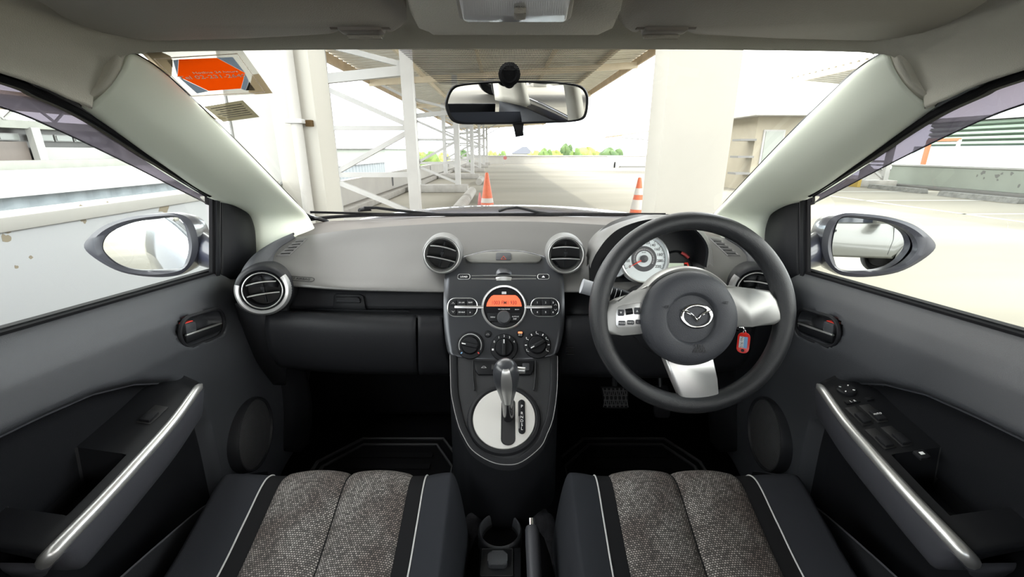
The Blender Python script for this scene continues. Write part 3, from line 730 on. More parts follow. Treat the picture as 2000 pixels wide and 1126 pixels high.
part('glovebox_lid', quadloft(gb, 30, 40), M_['dash_black'], dash, solid=.01, off=-1, sm=60)
gb2 = [[P(816.5, 622, y=1.01), P(864, 622, y=1.01)], [P(816.5, 627, y=.978), P(864, 627, y=.985)], [P(816.5, 648, y=.962), P(865.5, 648, y=.975)], [P(817, 690, y=.965), P(875, 690, y=.98)], [P(819, 720, y=.99), P(884, 722, y=.99)], [P(821, 724, y=1.06), P(884, 726, y=1.06)]]
part('lower_filler', quadloft(gb2, 8, 40), M_['dash_black'], dash, solid=.01, off=-1, sm=60)
# ---- driver side lower panels
part('recess_wall', quadloft([[P(1095, 556, y=1.09), P(1440, 556, y=1.085)], [P(1095, 622, y=1.02), P(1440, 618, y=1.02)]], 8, 4), M_['black_plastic'], dash, solid=.008, off=-1)
kb = [[P(1104, 622, y=1.01), P(1300, 622, y=1.01), P(1470, 616, y=1.01)], [P(1104, 627, y=.99), P(1300, 627, y=.98), P(1470, 620, y=.985)], [P(1103, 650, y=.982), P(1300, 650, y=.965), P(1470, 642, y=.972)], [P(1095, 690, y=.985), P(1300, 695, y=.968), P(1462, 680, y=.975)], [P(1085, 722, y=1.0), P(1300, 726, y=.99), P(1445, 708, y=1.0)], [P(1085, 727, y=1.08), P(1300, 730, y=1.08), P(1430, 716, y=1.08)]]
kp = part('knee_panel', quadloft(kb, 30, 40), M_['dash_black'], dash, solid=.01, off=-1, sm=60)
for k in range(5):
    q = MB(); a = P(1106, 678 + 3.2 * k, y=.966); b = P(1121, 678 + 3.2 * k, y=.966); q.bar(a, b, .002, .0012); part('sensor_slit', q, M_['deep_black'], kp, sm=0)

# ---- instrument cluster
def arch(lst): return [P(a, b, y=c_) for a, b, c_ in lst]
base = arch([(1146, 520, 1.06), (1147, 495, 1.09), (1151, 470, 1.13), (1175, 446, 1.16), (1215, 431, 1.19), (1270, 423, 1.20), (1330, 427, 1.19), (1366, 445, 1.15), (1388, 478, 1.10), (1394, 520, 1.05)])
lipo = arch([(1153, 524, 1.0), (1156, 512, 1.0), (1166, 492, 1.0), (1187, 464, 1.0), (1216, 443, 1.0), (1268, 428, 1.0), (1325, 431, 1.0), (1360, 449, 1.0), (1383, 482, 1.0), (1380, 522, 1.0)])
cen = P(1268, 500, y=1.0)
lipi = [cen + (p - cen) * .965 + V((0, .003, 0)) for p in lipo]
inn_ = [cen + (p - cen) * .93 + V((0, .12, .0)) for p in lipo]
mid_ = [a.lerp(b, .55) + V((0, 0, .008)) for a, b in zip(base, lipo)]
m = MB(); m.loft([base, mid_, lipo], n=50, m=16, flip=False); part('cluster_hood', m, M_['dash_soft'], dash, sm=60)
m = MB(); m.loft([lipo, lipi, inn_], n=50); part('hood_lining', m, M_['black_plastic'], dash, sm=40)
GF = Fr(P(1258.6, 505, y=1.036), (1, 0, 0), (0, .28, .96))
gp = thing('x', 'x', 'x'); bpy.data.objects.remove(gp)
m = MB(); m.prism([fpx(GF, a, b) for a, b in ((1155, 552), (1154, 503), (1177, 463), (1215, 438), (1275, 427), (1331, 431), (1366, 450), (1386, 480), (1382, 552))], GF, -.030, -.022, 0); part('cluster_panel', m, M_['black_plastic'], dash)
px2m = lambda fr, px, py, k: abs(fpx(fr, px + k, py)[0] - fpx(fr, px, py)[0])
u1 = px2m(GF, 1258, 505, 1)                 # metres per pixel on the gauge plane
m = MB(); m.lathe(GF, [(48 * u1, -.022), (48 * u1, .004), (46.5 * u1, .007), (44.5 * u1, .006), (43 * u1, -.004), (.001, -.004)], 64); sp_ = part('speedometer', m, M_['gauge_face'], dash, sm=30, label='round white speedometer dial')
m = MB(); m.lathe(GF, [(48.3 * u1, -.01), (48.3 * u1, .0045), (46.5 * u1, .0076), (44.4 * u1, .0064), (43.6 * u1, -.002)], 64); part('dial_ring', m, M_['silver_paint'], sp_)
m = MB(); m.lathe(GF, [(25 * u1, -.0036), (15.5 * u1, -.0036)], 56); part('dial_band', m, M_['gauge_dark'], sp_)
for k in range(12):
    a = math.radians(209 - 21.6 * k); text('numeral', str(20 * k), 7.6 * u1, at(GF, 31.5 * u1 * math.cos(a), 31.5 * u1 * math.sin(a), -.0034), M_['gauge_dark'], sp_, .0001, bold=.00012)
q = MB()
for k in range(23):
    a = math.radians(209 - 10.8 * k); r0 = 37.0 if k % 2 == 0 else 38.6
    q.bar(GF @ V((r0 * u1 * math.cos(a), r0 * u1 * math.sin(a), -.0035)), GF @ V((41 * u1 * math.cos(a), 41 * u1 * math.sin(a), -.0035)), .0008, .0008, GF.col[2].to_3d())
q.tube([GF @ V((41 * u1 * math.cos(math.radians(209 - 7.92 * k)), 41 * u1 * math.sin(math.radians(209 - 7.92 * k)), -.0034)) for k in range(31)], .0005, 4)
part('dial_scale', q, M_['gauge_dark'], sp_, sm=0)
q = MB()
for k in range(34):
    a = math.radians(209 - 7.2 * k); q.bar(GF @ V((17.5 * u1 * math.cos(a), 17.5 * u1 * math.sin(a), -.0033)), GF @ V((20.5 * u1 * math.cos(a), 20.5 * u1 * math.sin(a), -.0033)), .0006, .0005, GF.col[2].to_3d())
part('inner_scale', q, M_['print_white'], sp_, sm=0)
text('lettering', 'km/h', 4.0 * u1, at(GF, 0, 12.5 * u1, -.0034), M_['gauge_dark'], sp_, .0001)
a = math.radians(209); d_ = V((math.cos(a), math.sin(a), 0)); nn = V((-d_.y, d_.x, 0))
q = MB(); q.add([GF @ (d_ * 36 * u1 + V((0, 0, .001))), GF @ (nn * 1.6 * u1 + V((0, 0, .001))), GF @ (-nn * 1.6 * u1 + V((0, 0, .001))), GF @ (d_ * 36 * u1 + V((0, 0, .0))), GF @ (nn * 1.6 * u1), GF @ (-nn * 1.6 * u1)], [(0, 1, 2), (5, 4, 3), (0, 3, 4, 1), (1, 4, 5, 2), (2, 5, 3, 0)])
part('needle', q, M_['needle_red'], sp_, sm=0, label='red pointer resting at zero')
m = MB(); m.lathe(GF, [(7.5 * u1, -.0035), (7 * u1, .002), (4 * u1, .003), (.0003, .0032)], 24); part('needle_hub', m, M_['gauge_dark'], sp_)
# small gauge to the left and the display to the right
g2 = apx(GF, 1202, 519, -.013); m = MB(); m.lathe(g2, [(24 * u1, -.022), (24 * u1, .001), (23 * u1, .003), (22 * u1, -.004), (.001, -.004)], 40); ga = part('small_gauge', m, M_['gauge_face'], dash, sm=30)
m = MB(); m.lathe(g2, [(24.2 * u1, -.01), (24.2 * u1, .0012), (23 * u1, .0034), (21.8 * u1, -.002)], 40); part('dial_ring', m, M_['black_plastic'], ga)
m = MB(); m.lathe(g2, [(6 * u1, -.0035), (5 * u1, .001), (.0003, .0015)], 20); part('needle_hub', m, M_['gauge_dark'], ga)
g3 = apx(GF, 1322, 522, -.012); m = MB(); m.lathe(g3, [(34 * u1, -.022), (34 * u1, -.004), (32 * u1, -.001), (30 * u1, -.006), (.001, -.006)], 40); gr = part('display_surround', m, M_['black_plastic'], dash, sm=30)
m = MB(); m.prism([fpx(GF, a, b) for a, b in ((1307, 535), (1307, 513), (1340, 513), (1341, 535))], GF, -.016, -.0145, 0); part('trip_display', m, M_['lcd_pale'], gr, label='pale green trip display')
q = MB(); q.tube([GF @ V((*fpx(GF, a, b, -.014), -.014)) for a, b in ((1337, 514), (1342.5, 514), (1344, 518), (1342, 530))], .0024, 6); part('display_edge', q, M_['print_red'], gr)
q = MB(); q.tube([GF @ V((*fpx(GF, a, b, -.012), -.012)) for a, b in ((1331, 493), (1338, 497), (1345, 503))], .0038, 6); part('warning_strip', q, M_['print_red_dark'], gr)

# ================================================================ centre stack with radio and heater
SF = Fr((XC, 1.03, .93), (1, 0, 0), (0, .1, .19)); SF = Fr(SF.col[3].to_3d() + V((-.012, 0, 0)), (1, 0, 0), (0, .1, .19))
SP = lambda px, py, off=0.: SF @ V((*fpx(SF, px, py, off), off))
cs = thing('radio_and_heater_panel', 'grey centre panel with orange radio display above three heater knobs', 'control panel', (XC, .98, .72))
sn = SF.col[2].to_3d()
top = [P(a, b, y=c_) for a, b, c_ in ((880, 510, 1.065), (894, 505, 1.075), (911, 499.5, 1.085), (948, 491, 1.09), (985, 489, 1.093), (1021, 491, 1.09), (1057, 499, 1.085), (1074, 505, 1.075), (1088, 510, 1.065))]
def srow(l, r, y, off=0, dip=0):
    return [SP(l + (r - l) * j / 8, y + dip * (1 - (j / 4 - 1) ** 2), off) for j in range(9)]
rows = [[p + V((0, .02, -.01)) for p in top], top, srow(870, 1098, 530, -.019), srow(867, 1102, 548, -.0105), srow(865.5, 1103, 580, -.002), srow(865.5, 1103.5, 610), srow(867, 1101, 645), srow(872, 1093, 680, 0, 2), srow(878, 1085, 694, 0, 12), [p - sn * .02 for p in srow(882, 1081, 697, 0, 12)]]
rr = []
for r in rows:
    c_ = cat(r, 40); l0, r0 = c_[0], c_[-1]
    rr.append([l0 - sn * .035 + V((.004, 0, 0)), l0 - sn * .006] + c_[1:-1] + [r0 - sn * .006, r0 - sn * .035 - V((.004, 0, 0))])
cols = [cat([r[j] for r in rr], 56) for j in range(len(rr[0]))]
m = MB(); m.grid([[cols[j][i] for j in range(len(cols))] for i in range(56)], flip=True)
SBV = BVHTree.FromPolygons([v[:] for v in m.v], m.f)
part('fascia', m, M_['stack_face'], cs, sm=50)
def pxpoly(fr, pts, off=0.): return [fpx(fr, a, b, off) for a, b in pts]
def pxr(fr, l, t, r, b, rad, off=0.):
    a0, b1 = fpx(fr, l, t, off); a1, b0 = fpx(fr, r, b, off); return rrect(a0, a1, b0, b1, rad)
us = px2m(SF, 985, 600, 1)
# hazard lid
HF = Fr(P(985, 502, y=1.0745), (1, 0, 0), (0, .045, .03 + .0))
tp_ = P(985, 492, y=1.09); bt_ = SP(985, 515, -.026); HF = Fr((tp_ + bt_) / 2, (1, 0, 0), tp_ - bt_)
q = MB(); q.prism(pxpoly(HF, [(909, 505), (911, 501), (948, 493), (985, 491), (1021, 493), (1055, 501), (1058, 505), (1054, 511), (1048, 513), (985, 514), (922, 513), (914, 511)]), HF, -.004, .004, .002); hz = part('upper_lid', q, M_['stack_lid'], cs)
q = MB(); q.prism(pxr(HF, 969, 496, 998, 510, .003), HF, .003, .0062, .0012); hb = part('hazard_button', q, M_['dash_texture'], cs)
q = MB(); q.tube([HF @ V((*fpx(HF, a, b, .0064), .0064)) for a, b in ((978.5, 506), (988.5, 506), (983.5, 499.5))], .0007, 4, closed=True); part('hazard_symbol', q, M_['hazard_red'], hb)
# CD slot with the thumb dome
SFm = SF; SF = Fr(SP(985, 540, -.0145), (1, 0, 0), SP(985, 530, -.019) - SP(985, 548, -.0105)); SPm = SP; SP = lambda px, py, off=0.: SF @ V((*fpx(SF, px, py, off), off))
q = MB(); q.prism(pxr(SF, 922, 538, 1046, 543.5, .002), SF, -.004, .0008, 0); cdp = part('disc_slot', q, M_['deep_black'], cs)
q = MB(); q.tube([SP(a, b, .001) for a, b in ((921, 538), (985, 537), (1047, 538))], .0007, 5); q.tube([SP(a, b, .001) for a, b in ((921, 544), (985, 544.5), (1047, 544))], .0009, 5); part('slot_lip', q, M_['satin_silver'], cdp)
dm = SP(984, 536); fr = Fr(dm, (1, 0, 0), SF.col[1].to_3d()); rows = []
for k in range(9):
    s = k / 8; b = .0215 * (1 - s) + 0; wd = .0195 * math.sqrt(max(0.02, 1 - (b / .0225) ** 2)) ; hh = .009 * s
    rows.append([fr @ V((wd * a, b, .0006 + hh * (1 - a * a))) for a in [-1 + 2 * i / 16 for i in range(17)]])
rows.append([fr @ V((.0195 * a, -.002, .0006)) for a in [-1 + 2 * i / 16 for i in range(17)]])
q = MB(); q.grid(rows, flip=True); part('thumb_dome', q, M_['stack_face'], cs, sm=50)
q = MB(); rows = []
for k in range(5):
    s = k / 4; rows.append([fr @ V((.0195 * a * (1 - .08 * s), -.0085 - .0085 * s, .0008 + .005 * (1 - s) * (1 - a * a))) for a in [-1 + 2 * i / 12 for i in range(13)]])
q.grid(rows, flip=True); part('thumb_scoop', q, M_['satin_silver'], cs, sm=50)
for l, r, tx in ((895, 917, 'LOAD'), (1050.5, 1072, '\u25b2')):
    q = MB(); q.prism(pxr(SF, l, 536, r, 544.5, .0045), SF, -.004, .002, .001); bt = part('disc_button', q, M_['dash_black'], cs)
    if tx == 'LOAD': text('lettering', tx, .0065, apx(SF, (l + r) / 2, 540.2, 0.0022), M_['print_white'], bt)
    else:
        q = MB(); q.prism(pxpoly(SF, [(1058, 541.5), (1064.5, 541.5), (1061.2, 537.8)], .002), SF, .002, .0023, 0); part('eject_symbol', q, M_['print_white'], bt)
    q = MB(); q.tube([SF @ V((a, b, .001)) for a, b in pxr(SF, l - .5, 535.5, r + .5, 545, .005)], .0006, 5, closed=True); part('button_rim', q, M_['satin_silver'], bt)
# round radio
SF = SFm; SP = SPm
RC = apx(SF, 984.5, 600); Rr = 44 * us
m = MB(); m.lathe(RC, [(Rr * .92, -.002), (Rr * .92, .0015), (Rr * .60, .003), (.001, .0036)], 64); rad = part('radio_face', m, M_['gloss_black'], cs)
m = MB(); m.lathe(RC, [(Rr * 1.02, -.003), (Rr * 1.0, .003), (Rr * .96, .0052), (Rr * .915, .0045), (Rr * .90, .0005)], 72); part('radio_ring', m, M_['silver_paint'], cs, label='silver ring around the radio')
q = MB(); q.prism(pxpoly(SF, [(950, 598), (951, 592), (955, 584), (960, 578), (964, 576), (1006, 576), (1010, 578), (1015, 584), (1018, 592), (1019, 598)], .0034), SF, .0025, .0044, 0); lcd = part('radio_display', q, M_['lcd_orange'], cs, label='lit orange radio display')
text('lettering', '1003 FM1 930', .0125, apx(SF, 984.5, 591, .0046), M_['print_dark'], lcd, sx=.84, bold=.00006)
q = MB(); q.prism(pxr(SF, 980, 569, 989, 574, .001, .004), SF, .0035, .0042, 0); part('disc_symbol', q, M_['print_grey'], rad)
text('lettering', 'VOL PUSH POWER', .0034, apx(SF, 984.5, 603.5, .0042), M_['print_white'], rad)
text('lettering', 'AUDIO', .0032, apx(SF, 1010, 604, .004), M_['print_white'], rad)
for l, r, t_, b_, tx, tx2 in ((951, 974, 611, 627, 'MENU', None), (995, 1018, 611, 627, 'AUTO-M', 'DISP')):
    q = MB(); q.prism(pxpoly(SF, [(l, t_), (r, t_), (r - (0 if l < 980 else 4), b_), (l + (4 if l < 980 else 0), b_)], .003), SF, .001, .0045, .0008); bt = part('radio_button', q, M_['dash_black'], cs)
    text('lettering', tx, .0042, apx(SF, (l + r) / 2, 618 if tx2 else 619, .0047), M_['print_white'], bt)
    if tx2: text('lettering', tx2, .0042, apx(SF, (l + r) / 2 - 1, 622.5, .0047), M_['print_white'], bt)
q = MB(); q.prism(pxpoly(SF, [(960, 629), (1009, 629), (1001, 636), (985, 639), (968, 636)], .003), SF, .001, .0042, .0008); part('radio_button', q, M_['dash_black'], cs)
KF = apx(SF, 984.3, 619.5, .003); m = MB(); r_ = 12.3 * us
m.lathe(KF, [(r_ * 1.12, 0), (r_ * 1.1, .002), (r_, .003), (r_ * .98, .011), (r_ * .9, .0125), (.0003, .0118)], 40); part('volume_knob', m, M_['dash_texture'], cs)
# button pills either side
def pill(l, r, items, flip):
    q = MB(); q.prism(pxr(SF, l, 583, r, 616.5, .017), SF, -.001, .0016, .0008); pl = part('button_pad', q, M_['dash_black'], cs)
    q = MB(); q.tube([SF @ V((a, b, .001)) for a, b in pxr(SF, l - 1, 582, r + 1, 617.5, .018)], .0011, 6, closed=True); part('pad_rim', q, M_['silver_paint'], pl)
    q = MB()
    a, b = (888, 944) if not flip else (1024, 1078)
    q.box(SF, *sorted((fpx(SF, a, 600)[0], fpx(SF, b, 600)[0])), fpx(SF, 985, 602.3)[1], fpx(SF, 985, 597)[1], .001, .006, .0018); part('silver_bar', q, M_['silver_paint'], pl)
    for (x0, x1, y0, y1, tx, sz) in items:
        q = MB(); q.prism(pxr(SF, x0, y0, x1, y1, .0016, .002), SF, .001, .0042, .0008); bt = part('radio_button', q, M_['dash_black'], cs)
        if tx in '^v':
            a, b = (x0 + x1) / 2, (y0 + y1) / 2; k = -2 if tx == '^' else 2
            q = MB(); q.tube([SP(a - 2.2, b - k, .0044), SP(a, b + k * .6, .0044), SP(a + 2.2, b - k, .0044)], .0004, 4); part('arrow_symbol', q, M_['print_white'], bt)
        else: text('lettering', tx, sz, apx(SF, (x0 + x1) / 2, (y0 + y1) / 2, .0044), M_['print_white'], bt)
pill(876, 931, [(879, 891, 586, 596, '^', 0), (879, 891, 603.5, 613.5, 'v', 0), (893, 910, 585, 596, 'FM AM', .0045), (911.5, 925, 585, 596, 'TEXT', .0046), (893, 910, 603.5, 615, 'CD AUX', .0042), (911.5, 925, 603.5, 615, 'o', .0055)], False)
pill(1038, 1091, [(1043, 1056, 585, 596, '1', .0062), (1057.5, 1074, 585, 596, '2', .0062), (1075.5, 1085, 585, 596, '3', .0062), (1043, 1056, 603.5, 615, '4', .0062), (1057.5, 1074, 603.5, 615, '5', .0062), (1075.5, 1085, 603.5, 615, '6', .0062), (1081, 1089, 591, 597, '^', 0), (1081, 1089, 602, 608, 'v', 0)], True)
# small round buttons
for x, tx in ((952.8, 'o'), (1016, 'A C')):
    fr = apx(SF, x, 652); m = MB(); m.lathe(fr, [(7.2 * us, -.001), (7 * us, .002), (6 * us, .003), (5.6 * us, .0022), (5.4 * us, .004), (.0003, .0046)], 28); bt = part('climate_button', m, M_['dash_black'], cs)
    if tx == 'A C':
        text('lettering', 'A C', .005, at(fr, 0, -.0025, .0049), M_['print_white'], bt)
        q = MB(); q.prism(rrect(-.005, .005, .0012, .0055, .001), fr, .004, .0054, .0004); part('indicator_lamp', q, M_['lamp_orange'], bt, label='lit orange indicator')
    else:
        q = MB(); q.tube([fr @ V((a, b, .0049)) for a, b in ((-.004, -.002), (-.002, .001), (.002, .001), (.004, -.002))], .0004, 4, closed=True); part('recirculation_symbol', q, M_['print_grey'], bt)
# heater knobs
def knob(px, py, ang, kind):
    fr = apx(SF, px, py); R = 26.2 * us
    m = MB(); m.lathe(fr, [(R * 1.02, -.002), (R, .004), (R * .95, .0065), (R * .68, .0075), (R * .66, .004)], 56); k = part('heater_dial', m, M_['dash_black'], cs, sm=40)
    m = MB(); m.lathe(fr, [(R * .66, .004), (R * .62, .013), (R * .56, .016), (.0003, .016)], 40); part('knob_cap', m, M_['dash_black'], k)
    g = at(fr, 0, 0, .012, ang)
    q = MB(); q.box(g, -R * .60, R * .60, -R * .15, R * .15, 0, .014, .003, 3); part('knob_grip', q, M_['dash_black'], k)
    q = MB(); q.box(g, R * .28, R * .56, -R * .035, R * .035, .0135, .0146, .0003); part('pointer_mark', q, M_['print_white'], k)
    for a, tx in kind:
        t_ = math.radians(a)
        c_ = M_['print_blue'] if tx == 'b' else M_['print_red'] if tx == 'r' else M_['print_white']
        if tx in ('b', 'r', '-'):
            q = MB(); q.box(at(fr, R * .83 * math.cos(t_), R * .83 * math.sin(t_), .0072, t_), -R * .07, R * .07, -R * .035, R * .035, 0, .0006); part('dial_mark', q, c_, k, sm=0)
        elif tx == 'arc':
            q = MB(); q.tube([fr @ V((R * .82 * math.cos(math.radians(s)), R * .82 * math.sin(math.radians(s)), .0072)) for s in range(205, -26, -10)], .0009, 5); part('scale_arc', q, M_['print_grey'], k)
        elif tx == '*':
            q = MB(); q.prism(rrect(-.0022, .0022, -.0022, .0022, .0006), at(fr, R * .83 * math.cos(t_), R * .83 * math.sin(t_), .007), 0, .0007); part('fan_symbol', q, c_, k)
        elif tx == 'man':
            g2 = at(fr, R * .83 * math.cos(t_), R * .83 * math.sin(t_), .0073)
            q = MB(); q.tube([g2 @ V(v) for v in ((-.003, .002, 0), (-.001, -.001, 0), (.002, -.001, 0), (.003, -.003, 0))], .0006, 4); q.lathe(at(g2, -.0022, .0034), [(.0011, 0), (.0008, .0005), (.0001, .0006)], 8); part('airflow_symbol', q, c_, k)
        else: text('numeral', tx, .0072, at(fr, R * .83 * math.cos(t_), R * .83 * math.sin(t_), .0073), c_, k)
knob(918.8, 674, math.radians(168), [(0, 'arc'), (222, 'b'), (-42, 'r')])
knob(984.7, 678.5, math.radians(90), [(150, '0'), (118, '1'), (90, '2'), (62, '3'), (30, '4'), (190, '*')])
knob(1049, 673, math.radians(208), [(212, 'man'), (182, '-'), (150, 'man'), (120, '-'), (90, 'man'), (60, '-'), (30, 'man'), (0, '-'), (-30, 'man')])

# ================================================================ steering wheel
be, al = math.radians(-2.5), math.radians(17)
WF = Fr((.3285, .750, .917), (math.cos(be), math.sin(be), 0), (0, math.sin(al), math.cos(al)))
sw = thing('steering_wheel', 'black leather-rimmed three-spoke steering wheel with silver spokes', 'steering wheel', WF.col[3].to_3d() - V((0, 0, .185)))
rows = []
for k in range(96):
    a = 2 * PI * k / 96; c_ = V((math.cos(a), math.sin(a), 0)); r_ = []
    th = .0168 + .0016 * (math.exp(-((a - math.radians(168)) / .35) ** 2) + math.exp(-((a - math.radians(12)) / .35) ** 2))
    for j in range(18):
        b = 2 * PI * j / 18; r_.append(WF @ (c_ * (.1682 + th * math.cos(b)) + V((0, 0, th * 1.12 * math.sin(b)))))
    rows.append(r_)
m = MB(); m.grid(rows, cu=True, cv=True); part('rim', m, M_['wheel_leather'], sw, sm=80)
hubF = apx(WF, 1350, 622, .03)
m = MB(); RH = 95.5 * px2m(WF, 1350, 622, 1) * .965
m.lathe(hubF, [(RH * .96, -.055), (RH * 1.0, -.03), (RH, -.012), (RH * .95, -.001), (RH * .86, .006), (RH * .72, .008), (RH * .56, .0085), (RH * .525, .007), (RH * .50, .001), (RH * .485, -.0005), (RH * .30, .001), (.0005, .0015)], 72)
part('airbag_cover', m, M_['airbag_skin'], sw, sm=50)
m = MB(); m.lathe(hubF, [(RH * 1.12, -.045), (RH * 1.10, -.026), (RH * 1.06, -.019), (RH * .98, -.022)], 60, math.radians(38), math.radians(160)); part('hub_shroud', m, M_['satin_grey'], sw)
m = MB(); m.lathe(hubF, [(RH * 1.02, -.09), (RH * .98, -.03), (RH * .5, -.03)], 40); part('hub_back', m, M_['dash_black'], sw)
# emblem: oval with spread wings
eF = apx(WF, 1360.5, 617, .032); eu = px2m(WF, 1360, 617, 1) * .96
emb = MB(); emb.grid([[eF @ V((math.cos(a) * rx * eu, math.sin(a) * ry * eu, h)) for a in [2 * PI * i / 48 for i in range(48)]] for rx, ry, h in ((32, 25, 0), (31.3, 24.3, .002), (29.2, 22.3, .0028), (26.2, 19.4, .0022), (25.4, 18.6, 0))], cu=True)
em = part('emblem', emb, M_['chrome'], sw, label='chrome winged oval emblem')
wing = [(-29, 11.0, 2.2), (-22, 9.5, 3.4), (-14, 6.5, 3.4), (-6.5, 1.0, 3.6), (1.2, -7.5, 4.6), (6.5, -.5, 3.6), (12.5, 4.5, 3.4), (19, 8.0, 3.4), (26.5, 12.0, 2.2)]
wp = cat([V((a, b, c_)) for a, b, c_ in wing], 40); q = MB()
q.grid([[eF @ V((p.x * eu, (p.y + k * p.z) * eu, h)) for p in wp] for k, h in ((-1, .0005), (-.5, .0028), (0, .0036), (.5, .0028), (1, .0005))]); part('emblem_wing', q, M_['chrome'], em)
text('lettering', 'SRS', .0125, apx(WF, 1367, 677.5, .0394), M_['airbag_mark'], sw, .0004)
text('lettering', 'AIRBAG', .0075, apx(WF, 1367, 686, .0390), M_['airbag_mark'], sw, .0004)
for x, y in ((1300, 600), (1416, 592)):
    fr = apx(WF, x, y, .0394); q = MB(); q.tube([fr @ V((a, b, 0)) for a, b in ((-.004, .001), (-.001, .003), (-.001, -.001))] , .0005, 4, closed=True); q.tube([fr @ V((a, b, 0)) for a, b in ((0, .002), (.005, .0035), (.005, -.0015), (0, 0))], .0005, 4); part('horn_symbol', q, M_['airbag_mark'], sw)
def spoke(pts, name='spoke', c0=-.012, c1=.012, bev=.006, mt='satin_grey', parent=sw):
    q = MB(); q.prism(pxpoly(WF, pts, c1), WF, c0, c1, bev, 3); return part(name, q, M_[mt], parent, sm=50)
spl = spoke([(1180, 645), (1182, 610), (1190, 592), (1205, 583), (1240, 573), (1262, 556), (1300, 560), (1300, 650), (1250, 652), (1215, 655), (1190, 653)])
spoke([(1415, 556), (1460, 562), (1505, 567), (1520, 585), (1530, 612), (1530, 626), (1515, 634), (1470, 638), (1415, 640)])
spb = spoke([(1298, 700), (1395, 700), (1401, 740), (1407, 783), (1385, 790), (1354, 790), (1330, 777), (1316, 745)], c1=.010, mt='satin_silver')
q = MB(); q.prism(pxpoly(WF, [(1203, 612), (1206, 600), (1213, 596), (1256, 589.5), (1256, 637), (1207, 640), (1203, 634)], .013), WF, .010, .0135, .001); sws = part('switch_plate', q, M_['silver_paint'], sw)
for l, t_, r, b_, tx in ((1207, 604, 1218.5, 616.5, 'v'), (1239, 600, 1250, 613.5, '^'), (1208, 626, 1221, 635, 'm'), (1225, 625, 1238, 633.5, 'm'), (1242, 624, 1253, 632.5, 'x')):
    q = MB(); q.prism(pxr(WF, l, t_, r, b_, .0015, .014), WF, .0125, .016, .001); bt = part('wheel_button', q, M_['airbag_skin'], sws)
    q = MB(); a, b = (l + r) / 2, (t_ + b_) / 2
    if tx == '^': q.prism(pxpoly(WF, [(a - 2.2, b + 2), (a + 2.2, b + 2), (a, b - 2)], .016), WF, .016, .0163)
    elif tx == 'v': q.prism(pxpoly(WF, [(a - 2.2, b - 2), (a + 2.2, b - 2), (a, b + 2)], .016), WF, .016, .0163)
    elif tx == 'm': q = None
    else: q.tube([WF @ V((*fpx(WF, *c_, .016), .0162)) for c_ in ((a - 3, b), (a, b - 2.2), (a, b + 2.2))], .0004, 4, closed=True)
    if q: part('button_symbol', q, M_['print_grey'], bt)
    else: text('lettering', 'MODE' if l < 1215 else 'INFO', .0042, apx(WF, a, b, .0162), M_['print_grey'], bt)
q = MB(); q.cyl(WF @ V((*fpx(WF, 1221.5, 609, .013), .0125)), WF @ V((*fpx(WF, 1235, 607, .013), .0125)), .0058, n=18); part('volume_roller', q, M_['black_plastic'], sws)

# ---- column shroud, stalks, ignition key
col = thing('steering_column', 'black steering column shroud with wiper and lamp stalks behind the wheel', 'steering column', (.328, .9, .78))
ax = -WF.col[2].to_3d(); o = WF.col[3].to_3d() + V((0, 0, -.005)); rows = []
for d, a, b in ((.045, .058, .055), (.06, .066, .062), (.14, .068, .066), (.27, .066, .066)):
    c_ = o + ax * d; rows.append([c_ + WF.col[0].to_3d() * (a * math.copysign(abs(math.cos(t)) ** .6, math.cos(t))) + WF.col[1].to_3d() * (b * math.copysign(abs(math.sin(t)) ** .6, math.sin(t)) - .01) for t in [2 * PI * i / 32 for i in range(32)]])
m = MB(); m.grid(rows, cu=True); m.f.append(tuple(range(32))[::-1]); part('shroud', m, M_['dash_black'], col, sm=50)
root = o + ax * .08; tip = P(1180, 566, t=.86)
m = MB(); m.tube([root, root.lerp(tip, .55), root.lerp(tip, .62), root.lerp(tip, .8), tip], [.008, .0085, .0115, .0125, .0125], 18); s1 = part('lamp_stalk', m, M_['dash_black'], col)
dv = (tip - root).normalized(); q = MB()
for k in range(3): q.tube([root.lerp(tip, .8 + .06 * k) + (V((0, -1, .3)).normalized() * math.cos(t) + dv.cross(V((0, -1, .3))).normalized() * math.sin(t)) * .0127 for t in [-.8 + 1.6 * i / 8 for i in range(9)]], .0006, 4)
part('stalk_marks', q, M_['print_white'], s1)
rt = o + ax * .13; tip2 = P(1136, 558, t=.93)
m = MB(); m.tube([rt, rt.lerp(tip2, .7), rt.lerp(tip2, .86), rt.lerp(tip2, .88), tip2], [.008, .008, .009, .0155, .016], 20); part('wiper_stalk', m, M_['grey_plastic'], col)
key = thing('key_with_tag', 'red plastic key tag hanging from the ignition key behind the steering wheel', 'key tag', P(1450, 690, t=.84))
kF = facing(P(1452, 668, t=.84)); ku = .84 / F
m = MB(); poly = rrect(-11 * ku, 11 * ku, -21 * ku, 19 * ku, 9 * ku, 6); kf2 = at(kF, 0, 0, 0, math.radians(-9)); m.prism(poly, kf2, -.002, .002, .0012, 2, True); tg_ = part('key_tag', m, M_['key_red'], key)
m = MB(); m.prism(rrect(-7.5 * ku, 0.5 * ku, -11 * ku, 11 * ku, .001), kf2, .0021, .0024); part('tag_paper', m, M_['paper_white'], tg_)
m = MB(); m.prism(rrect(.5 * ku, 7 * ku, -11 * ku, 11 * ku, .001), kf2, .0021, .0024); part('tag_paper_blue', m, M_['print_blue'], tg_)
text('lettering', 'No 915', .0068, at(kf2, -3.4 * ku, 0, .0026, -PI / 2), M_['gauge_dark'], tg_)
m = MB(); m.lathe(at(kf2, 0, -16 * ku, .0012), [(3 * ku, .001), (.0002, .0012)], 14); part('tag_hole', m, M_['deep_black'], tg_)
